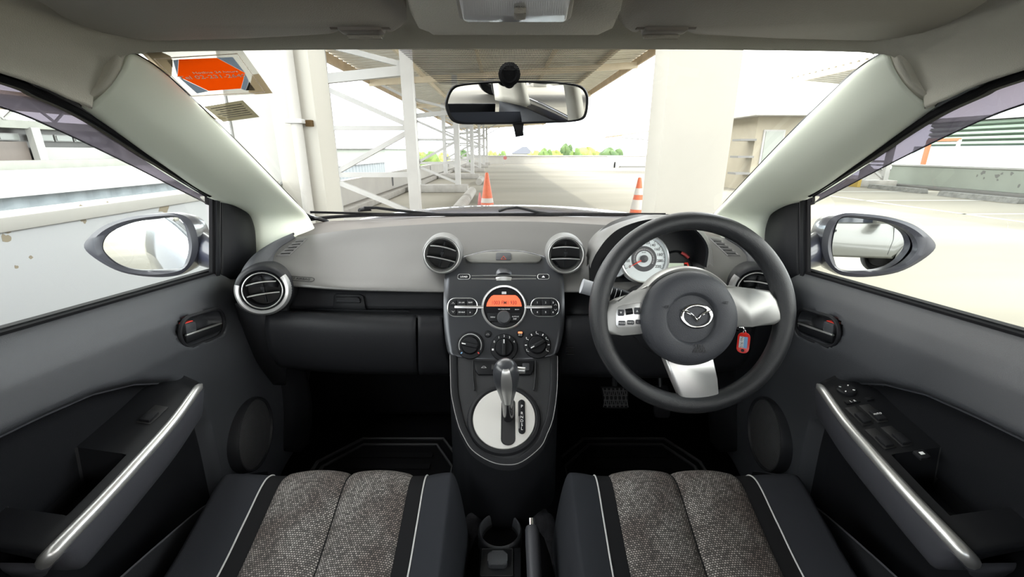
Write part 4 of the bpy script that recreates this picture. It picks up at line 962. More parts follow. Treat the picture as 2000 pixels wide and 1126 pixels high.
m = MB(); m.tube([kf2 @ V((.0022 * math.cos(t), 19 * ku + .003 * math.sin(t) + .001, .002 * math.sin(2 * t))) for t in [2 * PI * i / 20 for i in range(20)]], .0007, 6, closed=True); part('key_ring', m, M_['chrome'], key)
m = MB(); a_ = kf2 @ V((0, 19 * ku + .006, 0)); bk = P(1446, 640, t=.90); m.tube([a_, a_.lerp(bk, .3) + V((0, 0, .003)), bk], .0016, 8); m.cyl(bk, bk + V((-.03, .03, .0)), .008, n=12); part('key_blade', m, M_['chrome'], key)
# ================================================================ gear console
CF = Fr((XC - .012, .93, .742), (1, 0, 0), (0, .21, .132)); CPt = lambda px, py, off=0.: CF @ V((*fpx(CF, px, py, off), off))
con = thing('gear_console', 'rounded dark console with silver disc around the gear lever', 'console', (XC, .8, .42))
outl = [(879, 693), (880, 735), (882, 772), (894, 825), (906, 853), (923, 879), (956, 900), (987, 907), (1018, 902), (1055, 873), (1069, 846), (1080, 817), (1087, 772), (1089, 735), (1089, 695)]
oc = cat([CPt(a, b) for a, b in outl], 60)
inn_ = cat([CPt(984 + (a - 984) * .86, 690 + (b - 690) * .955, -.004) for a, b in outl], 60)
m = MB(); m.prism([tuple((CF.inverted() @ p).xy) for p in inn_], CF, -.02, -.004, 0); part('console_top', m, M_['console_grey'], con)
def grow(ps, k, dz, dy=0): return [V((XC - .012 + (p.x - XC + .012) * k, p.y + dy, p.z + dz)) for p in ps]
rows = [inn_, [p + CF.col[2].to_3d() * .004 for p in grow(inn_, 1.03, 0)], oc, [p + V((0, 0, -.012)) for p in grow(oc, 1.01, 0, -.002)]]
m = MB(); m.loft(rows, n=60, m=16, flip=False); part('console_rim', m, M_['dash_black'], con, sm=60)
m = MB(); m.tube([p + CF.col[2].to_3d() * .0006 for p in oc], .0007, 5); part('rim_line', m, M_['rim_grey'], con)
sk = [grow(oc, 1.008, -.010, -.001), grow(oc, 1.02, -.06, .0), [V((p.x * 1.03, p.y + .004, min(p.z - .1, .5))) for p in oc], [V((p.x * 1.05, p.y + .01, .33)) for p in oc]]
m = MB(); m.loft(sk, n=60, m=16); part('console_skirt', m, M_['door_lower'], con, sm=60)
# bezel and silver disc
dC = CPt(984.5, 816); uc = px2m(CF, 984, 816, 1); dr = 61.2 * uc
DF = Fr(dC, (1, 0, 0), CF.col[1].to_3d())
m = MB(); m.lathe(DF, [(dr * 1.20, -.006), (dr * 1.14, .003), (dr * 1.06, .0045), (dr * 1.01, .002), (dr * .99, -.001)], 64); part('disc_surround', m, M_['dash_black'], con)
m = MB(); m.lathe(DF, [(dr, -.001), (dr * .985, .0026), (dr * .6, .0032), (.001, .0034)], 64); ds = part('gear_disc', m, M_['disc_silver'], con, label='brushed silver gear selector disc')
q = MB(); q.prism(pxr(CF, 981, 778, 1005, 867, .012, .004), CF, .002, .0040, 0); part('gear_slot', q, M_['deep_black'], ds)
q = MB(); q.tube([CF @ V((a, b, .0036)) for a, b in pxr(CF, 980.5, 777, 1005.5, 868, .012, .004)], .0012, 5, closed=True); part('slot_edge', q, M_['dash_black'], ds)
q = MB(); q.prism(pxr(CF, 1012, 780, 1026.5, 847, .0075, .004), CF, .0025, .0052, .001); gl = part('gear_indicator', q, M_['black_plastic'], con)
for s, y in (('P', 793), ('R', 806.5), ('N', 814), ('D', 821.5), ('S', 829), ('L', 836.5)):
    text('lettering', s, .0088, apx(CF, 1019.3, y, .0054), M_['print_white'], gl)
q = MB(); q.tube([CPt(a, b, .0055) for a, b in ((1014, 812), (1014, 836))], .0005, 4); part('indicator_line', q, M_['print_grey'], gl)
# inset panel above the disc
q = MB(); q.prism(pxpoly(CF, [(926, 704), (1044, 704), (1042, 722), (1036, 731), (934, 731), (928, 722)]), CF, -.004, .0015, .003); up = part('inset_panel', q, M_['black_plastic'], con)
for x in (924, 1046):
    q = MB(); q.tube([CPt(x, 704, .001), CPt(x, 735, .001), CPt(x + (3 if x < 980 else -3), 762, .0)], .0022, 6); part('panel_ridge', q, M_['dash_black'], con)
fr = apx(CF, 945, 717, .0018); q = MB(); q.tube([fr @ V((a, b, 0)) for a, b in ((-.006, -.001), (-.004, .0005), (-.002, .003), (.002, .003), (.004, .0005), (.006, -.001))], .0005, 4, closed=True); part('car_symbol', q, M_['print_grey'], up)
q = MB(); q.prism(pxr(CF, 960, 712, 972, 722, .002), CF, .001, .0026, .0008); part('blank_switch', q, M_['deep_black'], up)
q = MB(); q.prism(pxr(CF, 1020, 710, 1034, 724, .002), CF, .001, .003, .0008); part('small_switch', q, M_['dash_texture'], up)
# lever
lev = thing('gear_lever', 'black gear lever knob with silver front band on the console', 'gear lever', CPt(993, 812))
b0 = CPt(993, 815, .003); t0 = P(987.5, 716, t=.80); axd = (t0 - b0).normalized(); LL = (t0 - b0).length
rr_ = axd.cross(V((0, -1, 0))).normalized(); LF = Fr(b0, V((1, 0, 0)) - axd * axd.x, axd.cross(V((1, 0, 0))))
m = MB(); m.lathe(LF, [(.011, 0), (.0115, LL * .30), (.012, LL * .42)], 24); part('lever_shaft', m, M_['gloss_black'], lev)
kp_ = [(.0115, .36), (.0135, .42), (.0165, .52), (.0208, .66), (.0238, .80), (.0242, .90), (.0215, .985), (.015, 1.04), (.007, 1.06), (.0003, 1.065)]
kr = cat([V((a, b * LL, 0)) for a, b in kp_], 30)
m = MB(); m.lathe(LF, [(max(p.x, .0002), p.y) for p in kr], 40); kb_ = part('knob', m, M_['knob_leather'], lev, sm=60)
cd_ = LF.inverted() @ CAM; a_ = math.atan2(cd_.y, cd_.x)
m = MB(); m.lathe(LF, [(p.x + .0009, p.y) for p in kr[2:25]], 10, a_ - .42, a_ + .42); part('knob_band', m, M_['satin_silver'], kb_)
sx_ = LF @ V((.022, .006, LL * .90)); m = MB(); m.cyl(sx_, sx_ + V((.014, -.002, 0)), .006, .0055, 16); part('release_button', m, M_['satin_silver'], kb_)
# ================================================================ rear console with cup holder, handbrake
cup = thing('cup_holder_console', 'black floor console with round cup holder and lidded socket', 'console', (XC, .6, .40))
ZF = Fr((0, 0, .468), (1, 0, 0), (0, 1, 0))
m = MB(); m.prism(pxpoly(ZF, [(936, 1064), (1018, 1064), (1019, 1180), (934, 1180)]), ZF, -.10, -.004, .004); part('console_body', m, M_['door_lower'], cup)
cc = apx(ZF, 976.5, 1034); cr2 = 41 * px2m(ZF, 977, 1034, 1)
m = MB(); m.lathe(cc, [(cr2 * 1.06, -.10), (cr2 * 1.05, -.004), (cr2 * 1.02, .001), (cr2 * .97, .003), (cr2 * .93, .001), (cr2 * .91, -.004), (cr2 * .88, -.02)], 48); part('cup_rim', m, M_['dash_texture'], cup)
m = MB(); m.lathe(cc, [(cr2 * .885, -.018), (cr2 * .80, -.085), (.001, -.085)], 48); part('cup_well', m, M_['deep_black'], cup)
m = MB(); m.prism(pxr(ZF, 943, 1071, 1000, 1122, .002, .0), ZF, -.006, -.001, .001); lp = part('socket_plate', m, M_['black_plastic'], cup)
m = MB(); m.prism(pxr(ZF, 953, 1073, 991, 1101, .008, .01), ZF, -.003, .009, .004, 3); part('socket_lid', m, M_['dash_texture'], lp)
m = MB(); m.tube([ZF @ V((a, b, -.001)) for a, b in pxr(ZF, 942, 1070, 1001, 1123, .002)], .0008, 5, closed=True); part('plate_gap', m, M_['deep_black'], lp)
m = MB(); rows = []
for y, z, w_ in ((.775, .36, .085), (.77, .44, .085), (.755, .452, .088), (.74, .45, .10), (.70, .425, .10), (.5, .40, .10), (.3, .39, .10)):
    rows.append([(XC - w_ - .03, y, z - .12), (XC - w_, y, z - .02), (XC - w_ * .85, y, z + .004), (XC, y, z - .002), (XC + w_ * .85, y, z + .004), (XC + w_, y, z - .02), (XC + w_ + .03, y, z - .12)])
m.loft(rows, n=25, m=24); part('carpet_cover', m, M_['carpet_light'], floor)
hbk = thing('handbrake', 'grey handbrake lever with chrome button beside the cup holder', 'handbrake', (.045, .6, .45))
a_, b_ = P(1039, 1028, t=.85), P(1045, 1150, t=.77)
m = MB(); ax_ = (b_ - a_); m.tube([a_, a_ + ax_ * .05, a_ + ax_ * .3, a_ + ax_ * .8, b_], [.0115, .0135, .0140, .0135, .012], 20); part('grip', m, M_['armrest_grey'], hbk, sm=60)
m = MB(); m.cyl(a_ - ax_.normalized() * .014, a_, .0075, n=18); part('release_button', m, M_['chrome'], hbk)
m = MB(); m.tube([b_, b_ + V((.0, -.15, -.04))], .012, 12); part('lever_arm', m, M_['black_plastic'], hbk)

# ================================================================ seats
fm = mat('seat_weave', (.05, .048, .046), .85); n = fm.node_tree; b = n.nodes['Principled BSDF']; L = n.links
uvn = n.nodes.new('ShaderNodeUVMap'); br = n.nodes.new('ShaderNodeTexBrick'); br.offset = .5
br.inputs['Color1'].default_value = (.37, .345, .33, 1); br.inputs['Color2'].default_value = (.085, .078, .075, 1); br.inputs['Mortar'].default_value = (.022, .021, .020, 1)
br.inputs['Scale'].default_value = 1.; br.inputs['Brick Width'].default_value = .0042; br.inputs['Row Height'].default_value = .0034; br.inputs['Mortar Size'].default_value = .00075; br.inputs['Mortar Smooth'].default_value = .3
nz = n.nodes.new('ShaderNodeTexNoise'); nz.inputs['Scale'].default_value = 14; mxc = n.nodes.new('ShaderNodeMix'); mxc.data_type = 'RGBA'; mxc.blend_type = 'MULTIPLY'; mxc.inputs[0].default_value = 1.
bp = n.nodes.new('ShaderNodeBump'); bp.inputs['Strength'].default_value = .6; bp.inputs['Distance'].default_value = .0008; bp.invert = True
L.new(uvn.outputs[0], br.inputs['Vector']); L.new(uvn.outputs[0], nz.inputs['Vector']); L.new(br.outputs['Color'], mxc.inputs[6]); mrg = n.nodes.new('ShaderNodeValToRGB'); mrg.color_ramp.elements[0].color = (.55, .48, .46, 1); mrg.color_ramp.elements[1].color = (1, .98, .97, 1); mrg.color_ramp.elements[0].position = .35; mrg.color_ramp.elements[1].position = .6; L.new(nz.outputs['Fac'], mrg.inputs[0]); L.new(mrg.outputs[0], mxc.inputs[7]); L.new(mxc.outputs[2], b.inputs['Base Color'])
L.new(br.outputs['Fac'], bp.inputs['Height']); L.new(bp.outputs['Normal'], b.inputs['Normal'])
SPROF = cat([V(p) for p in ((0, .10, .50), (0, .35, .512), (0, .52, .530), (0, .62, .560), (0, .68, .581), (0, .712, .583), (0, .738, .568), (0, .75, .53), (0, .748, .45), (0, .73, .38))], 80)
def seat(side):
    cx = -.327 if side < 0 else .322
    if side < 0: T = thing('car_seat', 'passenger seat in black and woven grey cloth with silver piping, before the glovebox', 'car seat', (cx, .45, .32))
    else: T = thing('car_seat', 'driver seat in black and woven grey cloth with silver piping, behind the steering wheel', 'car seat', (cx, .45, .32))
    def hz(x, out):
        a = abs(x)
        if a < .126: return .009 * (1 - ((a - .063) / .063) ** 2) - .004 * math.exp(-(a / .006) ** 2)
        if a < .158: return -.003 + .004 * (a - .126) / .032
        lim = .272 if out else .236
        s = (a - .158) / (lim - .158)
        return .001 + .016 * math.sin(min(s, 1) * PI * .62) - .15 * max(0, s - .62) ** 2 / .1444 * 1.0
    def row(x, out):
        a = abs(x) / .25; r_ = []
        for i, p in enumerate(SPROF):
            f_ = i / 79; k = sst((f_ - .45) / .3)
            r_.append(V((cx + x, p.y - .035 * a ** 3 * k, p.z + hz(x, out) * (1 if f_ < .8 else 1 - (f_ - .8) * 2) - .012 * a ** 4 * k)))
        return r_
    osgn = -1 if side < 0 else 1
    def panel(name, x0, x1, n_, mt, dz=0., off=0):
        rows = []
        for i in range(n_):
            x = x0 + (x1 - x0) * i / (n_ - 1); r_ = row(x, x * osgn > 0)
            rows.append([p + V((0, 0, dz)) for p in r_])
        m = MB(); m.grid(rows, flip=True, us=1.0, vs=abs(x1 - x0))
        # real-length uv so that the weave keeps its size
        ln = [0]
        for i in range(79): ln.append(ln[-1] + (SPROF[i + 1] - SPROF[i]).length)
        for fi in list(m.uv): m.uv[fi] = [(x0 + v_, ln[min(79, round(u_ * 79))]) for u_, v_ in m.uv[fi]]
        return part(name, m, M_[mt], T, sm=70)
    panel('seat_panel', -.126, -.0008, 20, 'seat_weave'); panel('seat_panel', .0008, .126, 20, 'seat_weave')
    panel('dark_strip', -.158, -.126, 6, 'seat_dark'); panel('dark_strip', .126, .158, 6, 'seat_dark')
    lim = {True: .285, False: .240}
    panel('bolster', -.158, -lim[osgn < 0], 26, 'seat_side'); panel('bolster', .158, lim[osgn > 0], 26, 'seat_side')
    for x in (-.156, .156):
        r_ = row(x, x * osgn > 0); m = MB(); m.tube([p + V((0, .0005, .001)) for p in r_[8:64]], .0015, 6); part('piping', m, M_['piping'], T, label='thin silver piping')
    m = MB(); m.tube([p + V((0, 0, .0004)) for p in row(0, False)[8:70]], .0012, 5); part('centre_seam', m, M_['seat_dark'], T)
    xi = -osgn * .236
    m = MB(); r_ = row(xi, False); m.grid([r_, [p + V((-osgn * .012, 0, -.08)) for p in r_], [V((p.x - osgn * .005, p.y, .32)) for p in r_]], flip=osgn > 0); part('side_valance', m, M_['seat_side'], T, sm=70)
    xi = osgn * .285
    m = MB(); r_ = row(xi, True); m.grid([r_, [V((p.x + osgn * .004, p.y, .32)) for p in r_]], flip=osgn < 0); part('side_valance', m, M_['seat_side'], T, sm=70)
seat(-1); seat(1)

# ================================================================ footwells: mats and pedals
def floormat(side):
    lab = 'black ribbed rubber floor mat in the %s footwell' % ('passenger' if side < 0 else 'driver')
    x0, x1 = (-.58, -.15) if side < 0 else (.13, .56)
    T = thing('floor_mat', lab, 'floor mat', ((x0 + x1) / 2, 1.0, .31)); FZ = Fr((0, 0, .31), (1, 0, 0), (0, 1, 0))
    poly = [(x0, .55), (x1, .55), (x1, 1.08), (x1 - .07, 1.19), (x0 + .10, 1.19), (x0, 1.08)]
    m = MB(); m.prism(poly, FZ, 0, .006, .002); part('mat_base', m, M_['rubber'], T)
    for k_ in (0, .022):
        ps = [V(((a - (x0 + x1) / 2) * (1 - k_ * 5) + (x0 + x1) / 2, .85 + (b_ - .85) * (1 - k_ * 4), .318)) for a, b_ in poly]
        m = MB(); m.tube(ps, .0055, 6, closed=True); part('mat_rim', m, M_['mat_edge'], T)
    for k_ in range(10):
        y = .66 + .05 * k_; s = 1 if y < 1.06 else .72
        m = MB(); w_ = (x1 - x0) * .40 * s; m.bar(((x0 + x1) / 2 - w_, y, .317), ((x0 + x1) / 2 + w_, y, .317), .02, .006); part('mat_rib', m, M_['rubber'], T)
floormat(-1); floormat(1)
pd = thing('brake_pedal', 'rubber faced brake pedal with diamond grip pattern in the driver footwell', 'pedal', P(1202, 796, t=1.2))
pc = P(1202, 776, t=1.2); PF = Fr(pc, (1, 0, 0), (0, .45, .9)); up_ = 1.2 / F
m = MB(); m.prism([(-27 * up_, 21 * up_), (27 * up_, 21 * up_), (24 * up_, -21 * up_), (-20 * up_, -21 * up_)], PF, -.012, 0, .003); part('pad', m, M_['rubber'], pd)
for k_ in range(6):
    a = (-20 + 8 * k_) * up_
    for s in (-1, 1):
        q = MB(); q.bar(PF @ V((a - s * 4 * up_, -18 * up_, .001)), PF @ V((a + s * 4 * up_, 18 * up_, .001)), .0022, .003, PF.col[2].to_3d()); part('grip_rib', q, M_['mat_edge'], pd, sm=0)
for b_ in (-14, -5, 4, 13):
    q = MB(); q.bar(PF @ V((-23 * up_, b_ * up_, .001)), PF @ V((23 * up_, b_ * up_, .001)), .0022, .003, PF.col[2].to_3d()); part('grip_rib', q, M_['mat_edge'], pd, sm=0)
m = MB(); m.tube([pc + V((.0, .01, .0)), pc + V((.005, .05, .05)), pc + V((.01, .09, .2)), pc + V((.01, .1, .3))], .008, 8); part('pedal_arm', m, M_['black_plastic'], pd)
ap_ = thing('accelerator_pedal', 'narrow black accelerator pedal under the steering wheel rim', 'pedal', P(1292, 800, t=1.22))
pc2 = P(1292, 780, t=1.25); PF2 = Fr(pc2, (1, 0, 0), (0, .5, .85)); m = MB(); m.prism(rrect(-.022, .022, -.05, .04, .008), PF2, -.01, 0, .003); part('pad', m, M_['rubber'], ap_)
m = MB(); m.tube([pc2 + V((0, .02, .03)), pc2 + V((0, .1, .2)), pc2 + V((0, .12, .3))], .006, 8); part('pedal_arm', m, M_['black_plastic'], ap_)

# ================================================================ overhead: visors, lamp console, mirror
VF = Fr((0, .62, 1.3325), (1, 0, 0), (0, -1, .035))
def visor(side):
    o_ = [(272, 79), (300, 79.5), (480, 75), (640, 69.5), (652, 68), (662, 60), (672, 52), (740, 50), (748, 60), (757, 66), (772, 64), (788, 54), (795, 38), (793, 15), (780, -20), (760, -60), (100, -60), (60, -20), (75, 2), (110, 30), (150, 50), (200, 64), (245, 75)]
    if side > 0: o_ = [(M2(a) + 16, b_) for a, b_ in o_]
    poly = [fpx(VF, a, b_) for a, b_ in o_]
    T = thing('sun_visor', 'grey beige sun visor folded up above the %s' % ('passenger side sticker' if side < 0 else 'steering wheel side of the windscreen'), 'sun visor', VF @ V((poly[0][0], poly[0][1], 0)))
    m = MB(); m.prism(poly, VF, -.016, 0, .006, 3, True); part('visor_panel', m, M_['visor_vinyl'], T, sm=60)
    c0 = 706 if side < 0 else 1298
    fr = apx(VF, c0, 57); q = MB(); q.box(fr, -.026, .026, -.011, .009, -.02, .004, .004); cl_ = thing('visor_clip', 'small brown plastic clip holding the %s visor' % ('passenger' if side < 0 else 'driver'), 'clip', fr.col[3].to_3d())
    part('clip_base', q, M_['clip_brown'], cl_)
    q = MB(); q.box(fr, -.022, .022, -.016, -.010, -.012, .006, .0025); q.tube([fr @ V((-.02, -.012, .006)), fr @ V((.02, -.012, .006))], .0018, 6); part('clip_lip', q, M_['visor_vinyl'], cl_)
    q = MB(); q.cyl(fr @ V((-.034, .004, -.004)), fr @ V((.034, .004, -.004)), .0055, n=14); part('visor_pin', q, M_['clip_brown'], T)
visor(-1); visor(1)
oh = thing('overhead_console', 'beige moulded roof console holding the reading lamp', 'roof console', (XC, .55, 1.32))
OF = Fr((0, .645, 1.334), (1, 0, 0), (0, -1, -.04))
m = MB(); m.prism(pxpoly(OF, [(836, 73), (1178, 73), (1196, 55), (1212, 20), (1222, -30), (1230, -80), (780, -80), (790, -30), (800, 20), (818, 55)]), OF, -.04, .0, .014, 4); part('console_shell', m, M_['console_beige'], oh, sm=60)
lmp = part('lamp_frame', MB().prism(pxpoly(OF, [(905, 34), (1108, 34), (1116, 28), (1126, -30), (884, -30), (896, 28)]), OF, -.004, .004, .003), M_['visor_vinyl'], oh)
part('lamp_lens', MB().prism(pxpoly(OF, [(911, 30.5), (1102, 30.5), (1107, 25), (1118, -30), (892, -30), (904, 25)]), OF, .002, .0058, .0015), M_['lamp_lens'], lmp, label='ribbed clear lamp lens')
for k_ in range(44):
    x = 908 + 4.5 * k_; q = MB(); a = OF @ V((*fpx(OF, x, 29, .006), .006)); b_ = OF @ V((*fpx(OF, 1000 + (x - 1000) * 1.06, -30, .006), .006)); q.bar(a, b_, .0016, .0012); part('lens_rib', q, M_['lamp_lens'], lmp, sm=0)
q = MB(); q.prism(pxr(OF, 1004, 13, 1026, 27, .002, .006), OF, .005, .011, .002); part('lamp_switch', q, M_['visor_vinyl'], oh)

mir_t = thing('rear_view_mirror', 'black framed rear-view mirror hanging from the windscreen', 'mirror', P(1010, 250, t=.76))
mp_ = P(1010, 200, t=.76); nrm = ((CAM - mp_).normalized() + V((.16, 0, -.02))).normalized()
MF = Fr(mp_, V((1, 0, 0)) - nrm * nrm.x, nrm.cross(V((1, 0, 0))))
ow = [(869, 207), (871, 190), (880, 172), (898, 164), (950, 159), (1010, 157), (1070, 158), (1120, 163), (1140, 170), (1149, 184), (1150, 200), (1147, 222), (1138, 234), (1110, 239), (1050, 241), (1000, 242.5), (920, 243), (893, 241), (878, 231)]
ow = cat([V((*fpx(MF, a, b_), 0)) for a, b_ in ow], 60, True); cw_ = sum(ow, V()) / 60
rows = []
for k_, h_ in ((.90, -.022), (1.0, -.010), (1.0, -.001), (.985, .001), (.965, .0005), (.955, -.001)):
    rows.append([MF @ V((cw_.x + (p.x - cw_.x) * (k_ if k_ > .96 or k_ == .9 else 1 - (1 - k_)), cw_.y + (p.y - cw_.y) * (1 - (1 - k_) * 2.2), h_)) for p in ow])
m = MB(); m.grid(rows, cu=True); m.f.append(tuple(range(60))[::-1]); part('mirror_frame', m, M_['black_plastic'], mir_t, sm=50)
m = MB(); m.prism([(cw_.x + (p.x - cw_.x) * .957, cw_.y + (p.y - cw_.y) * .90) for p in ow], MF, -.003, -.0005); part('mirror_face', m, M_['mirror_glass'], mir_t, sm=0)
ms = ons(995, 146, .004); me_ = MF @ V((*fpx(MF, 996, 165), -.015))
q = MB(); q.tube([ms, ms.lerp(me_, .5) + V((0, -.005, .0)), me_], [.014, .012, .010], 16); part('mirror_stalk', q, M_['black_plastic'], mir_t)
fr = facing(ms + V((0, -.006, 0))); q = MB(); q.lathe(fr, [(.0185, -.012), (.018, .003), (.013, .006), (.010, .003), (.0003, .004)], 28); part('mirror_boot', q, M_['rubber'], mir_t)
q = MB(); a = MF @ V((*fpx(MF, 1008, 241), -.004)); b_ = MF @ V((*fpx(MF, 1015, 267), -.002))
q.prism([fpx(MF, *c_) for c_ in ((1001, 240), (1024, 240), (1021, 252), (1024, 265), (1008, 268), (1006, 254))], MF, -.009, -.002, .0015); part('dimming_lever', q, M_['black_plastic'], mir_t)

# ================================================================ windscreen stickers
def sticker(name, label, cat_, quad, layers):
    pts = [ons(a, b_, .0015) for a, b_ in quad]; o_ = sum(pts, V()) / 4
    r_ = (pts[1] - pts[0]) + (pts[2] - pts[3]); n_ = (pts[1] - pts[0]).cross(pts[3] - pts[0]).normalized()
    if n_.dot(CAM - o_) < 0: n_ = -n_
    u_ = n_.cross(r_.normalized()); fr = Fr(o_, r_, u_); inv = fr.inverted()
    T = thing(name, label, cat_, pts[3]); q4 = [(inv @ p).xy for p in pts]
    def uv(u, v): a = q4[0].lerp(q4[1], u); b_ = q4[3].lerp(q4[2], u); p = a.lerp(b_, v); return (p.x, p.y)
    for i, (nm, poly, mt) in enumerate(layers):
        q = MB(); q.add([fr @ V((*uv(a, b_), .0003 * i)) for a, b_ in poly], [tuple(range(len(poly)))]); part(nm, q, M_[mt], T, sm=0)
    return T, fr, uv, len(layers) * .0003
film('film_cream', (.8, .78, .7), (.17, .165, .142), .13)
for nm_, c_ in dict(film_tan=(.36, .29, .20), film_blue=(.19, .24, .33), film_orange=(.95, .085, .002), film_dark=(.02, .02, .02)).items(): film(nm_, (0, 0, 0), c_, .0)
film('film_olive', (.5, .46, .34), (.065, .058, .036), .04)
mat('print_pale', (1, .88, .80), .5)
FILM = [(270, 86), (463, 83), (533, 182), (366, 191)]
T, fr, uv, hh = sticker('insurance_sticker', 'orange hexagon insurance sticker in the upper corner of the windscreen', 'sticker', FILM, [])
LAY = [('film', FILM, 'film_cream'), ('corner_patch', [(264, 92), (287, 88), (333, 109), (337, 118), (335, 148), (325, 150)], 'film_tan'), ('corner_patch', [(493, 145), (506, 143.5), (532, 181.5), (499, 184), (485, 179)], 'film_tan'),
    ('dark_corner', [(326, 117), (337, 116), (337, 131.5)], 'film_dark'), ('dark_corner', [(486.6, 158.7), (498.6, 176), (480, 176)], 'film_dark'),
    ('blue_field', [(338, 117), (348.5, 115.8), (346.4, 147)], 'film_blue'), ('blue_field', [(424, 112.2), (454.6, 110.8), (478, 141.2)], 'film_blue'), ('blue_field', [(479, 143), (486, 158), (479.5, 176), (471, 173)], 'film_blue'), ('blue_field', [(348, 149.5), (385, 182), (407, 177.5)], 'film_blue'),
    ('orange_hexagon', [(349, 115.6), (423.5, 112.4), (478.6, 142), (470.6, 172.3), (407.5, 177), (346.7, 148)], 'film_orange')]
for i, (nm_, pl_, mt) in enumerate(LAY):
    q = MB(); q.add([fr @ V((*fpx(fr, a, b_), .0004 * min(i, 1))) for a, b_ in pl_], [tuple(range(len(pl_)))]); part(nm_, q, M_[mt], T, sm=0)
q = MB(); q.tube([fr @ V((*fpx(fr, a, b_), .0006)) for a, b_ in ((301, 114), (463.5, 104), (517, 179), (374, 187))], .0008, 4, closed=True); part('inner_frame', q, M_['print_pale'], T)
text('lettering', 'Tel 02-231-2640', .0125, apx(fr, 416, 150, .0009), M_['print_pale'], T, sx=1.12)
text('lettering', 'Hotline 24 hours', .0072, apx(fr, 421, 141, .0009), M_['print_pale'], T, sx=1.25)
text('lettering', 'FPG', .0105, apx(fr, 384, 92.5, .0006), M_['gauge_dark'], T, sx=-1.2)
text('lettering', 'insurance', .0062, apx(fr, 353, 95.5, .0006), M_['clip_brown'], T, sx=-1.3)
q = MB(); g_ = apx(fr, 404.5, 92, .0006); q.lathe(g_, [(.0060, 0), (.0058, .0004), (.0036, .0004), (.0034, 0)], 20); q.lathe(g_, [(.0016, .0003), (.0001, .0004)], 8); part('logo_ring', q, M_['hazard_red'], T)
T, fr, uv, hh = sticker('notice_sticker', 'small olive notice sticker with printed lines low on the windscreen', 'sticker', [(398, 208), (474, 196), (507, 228), (436, 238)], [('film', [(0, 0), (1, 0), (1, 1), (0, 1)], 'film_olive')])
for k_ in range(6):
    q = MB(); a0 = uv(.10 + .06 * (k_ % 3), .14 + .12 * k_); a1 = uv(.90, .14 + .12 * k_); q.prism([a0, a1, (a1[0], a1[1] - .0022), (a0[0], a0[1] - .0022)], fr, hh, hh + .0002); part('printed_line', q, M_['clip_brown'], T, sm=0)

# ================================================================ wing mirrors
def wing(side):
    nm = 'passenger' if side < 0 else 'driver'
    ctr = P(285, 480, x=-.87); G = Fr(ctr, (1, .28, 0), (0, .12, 1))
    T = thing('wing_mirror', 'dark blue oval wing mirror outside the %s window' % nm, 'wing mirror', V(((-.87 if side < 0 else .86), ctr.y, ctr.z - .08)))
    S_ = lambda q: sd(q, side)
    oo = [(161, 484), (172, 462), (205, 438), (255, 423), (310, 417), (345, 417), (372, 432), (385, 470), (380, 505), (360, 530), (335, 540), (290, 541), (235, 532), (190, 510)]
    gi = [(198, 482), (212, 455), (255, 435), (305, 427), (345, 425), (358, 440), (366, 478), (362, 505), (348, 527), (300, 530), (265, 529), (235, 521), (212, 505)]
    Lo = [V((*fpx(G, a, b_), 0)) for a, b_ in oo]; Li = [V((*fpx(G, a, b_), 0)) for a, b_ in gi]
    Lo = cat(Lo, 56, True); Li = cat(Li, 56, True)
    def rs(ps, ref):                      # put both loops in step by angle
        c_ = sum(ref, V()) / len(ref); return sorted(ps, key=lambda p: math.atan2(p.y - c_.y, p.x - c_.x))
    Lo, Li = rs(Lo, Lo), rs(Li, Lo); c_ = sum(Lo, V()) / 56
    sc = lambda ps, k, h_, dx=0: [G @ V((c_.x + (p.x - c_.x) * k + dx, c_.y + (p.y - c_.y) * k, h_)) for p in ps]
    m = MB(); m.grid([sc(Li, 1.0, -.022), sc(Li, 1.01, -.004), [G @ V((*(a.lerp(b_, .5)).xy, .001)) for a, b_ in zip(Li, Lo)], sc(Lo, 1, -.006)], cu=True); part('mirror_bezel', S_(m), M_['mirror_bezel'], T, sm=50)
    m = MB(); m.grid([sc(Lo, 1, -.006), sc(Lo, 1.02, -.03), sc(Lo, .95, -.07, .01), sc(Lo, .75, -.105, .02), sc(Lo, .4, -.122, .03), sc(Lo, .01, -.126, .03)], cu=True); part('mirror_shell', S_(m), M_['mirror_shell'], T, sm=60)
    d = (ctr - CAM).normalized(); r_ = V((.03 if side < 0 else -.46, -1, -.07 if side < 0 else -.035)).normalized(); nn_ = (r_ - d).normalized()
    gF = Fr(ctr + G.col[2].to_3d() * -.014, V((1, 0, 0)) - nn_ * nn_.x, nn_.cross(V((1, 0, 0))))
    pp = []
    for p in Li:
        w_ = G @ V((c_.x + (p.x - c_.x) * .995, c_.y + (p.y - c_.y) * .995, -.014)); n_ = gF.col[2].to_3d(); o_ = gF.col[3].to_3d(); ln = G.col[2].to_3d()
        t = (o_ - w_).dot(n_) / ln.dot(n_); pp.append(tuple((gF.inverted() @ (w_ + ln * t)).xy))
    m = MB(); m.prism(pp, gF, -.002, 0); part('mirror_face', S_(m), M_['mirror_glass'], T, sm=0)
    ft = P(420, 500, x=-.735)
    m = MB(); b0_ = G @ V((*fpx(G, 366, 484), -.062)); sec_ = []
    for s in range(7):
        f_ = s / 6; p = b0_.lerp(ft + V((0, .02, 0)), f_); sec_.append([p + V((0, math.cos(t) * (.036 - .004 * f_), math.sin(t) * (.052 - .014 * f_) - .006 * f_)) for t in [2 * PI * i / 20 for i in range(20)]])
    m.grid(sec_, cu=True); part('mirror_foot', S_(m), M_['mirror_shell'], T, sm=60)
wing(-1); wing(1)

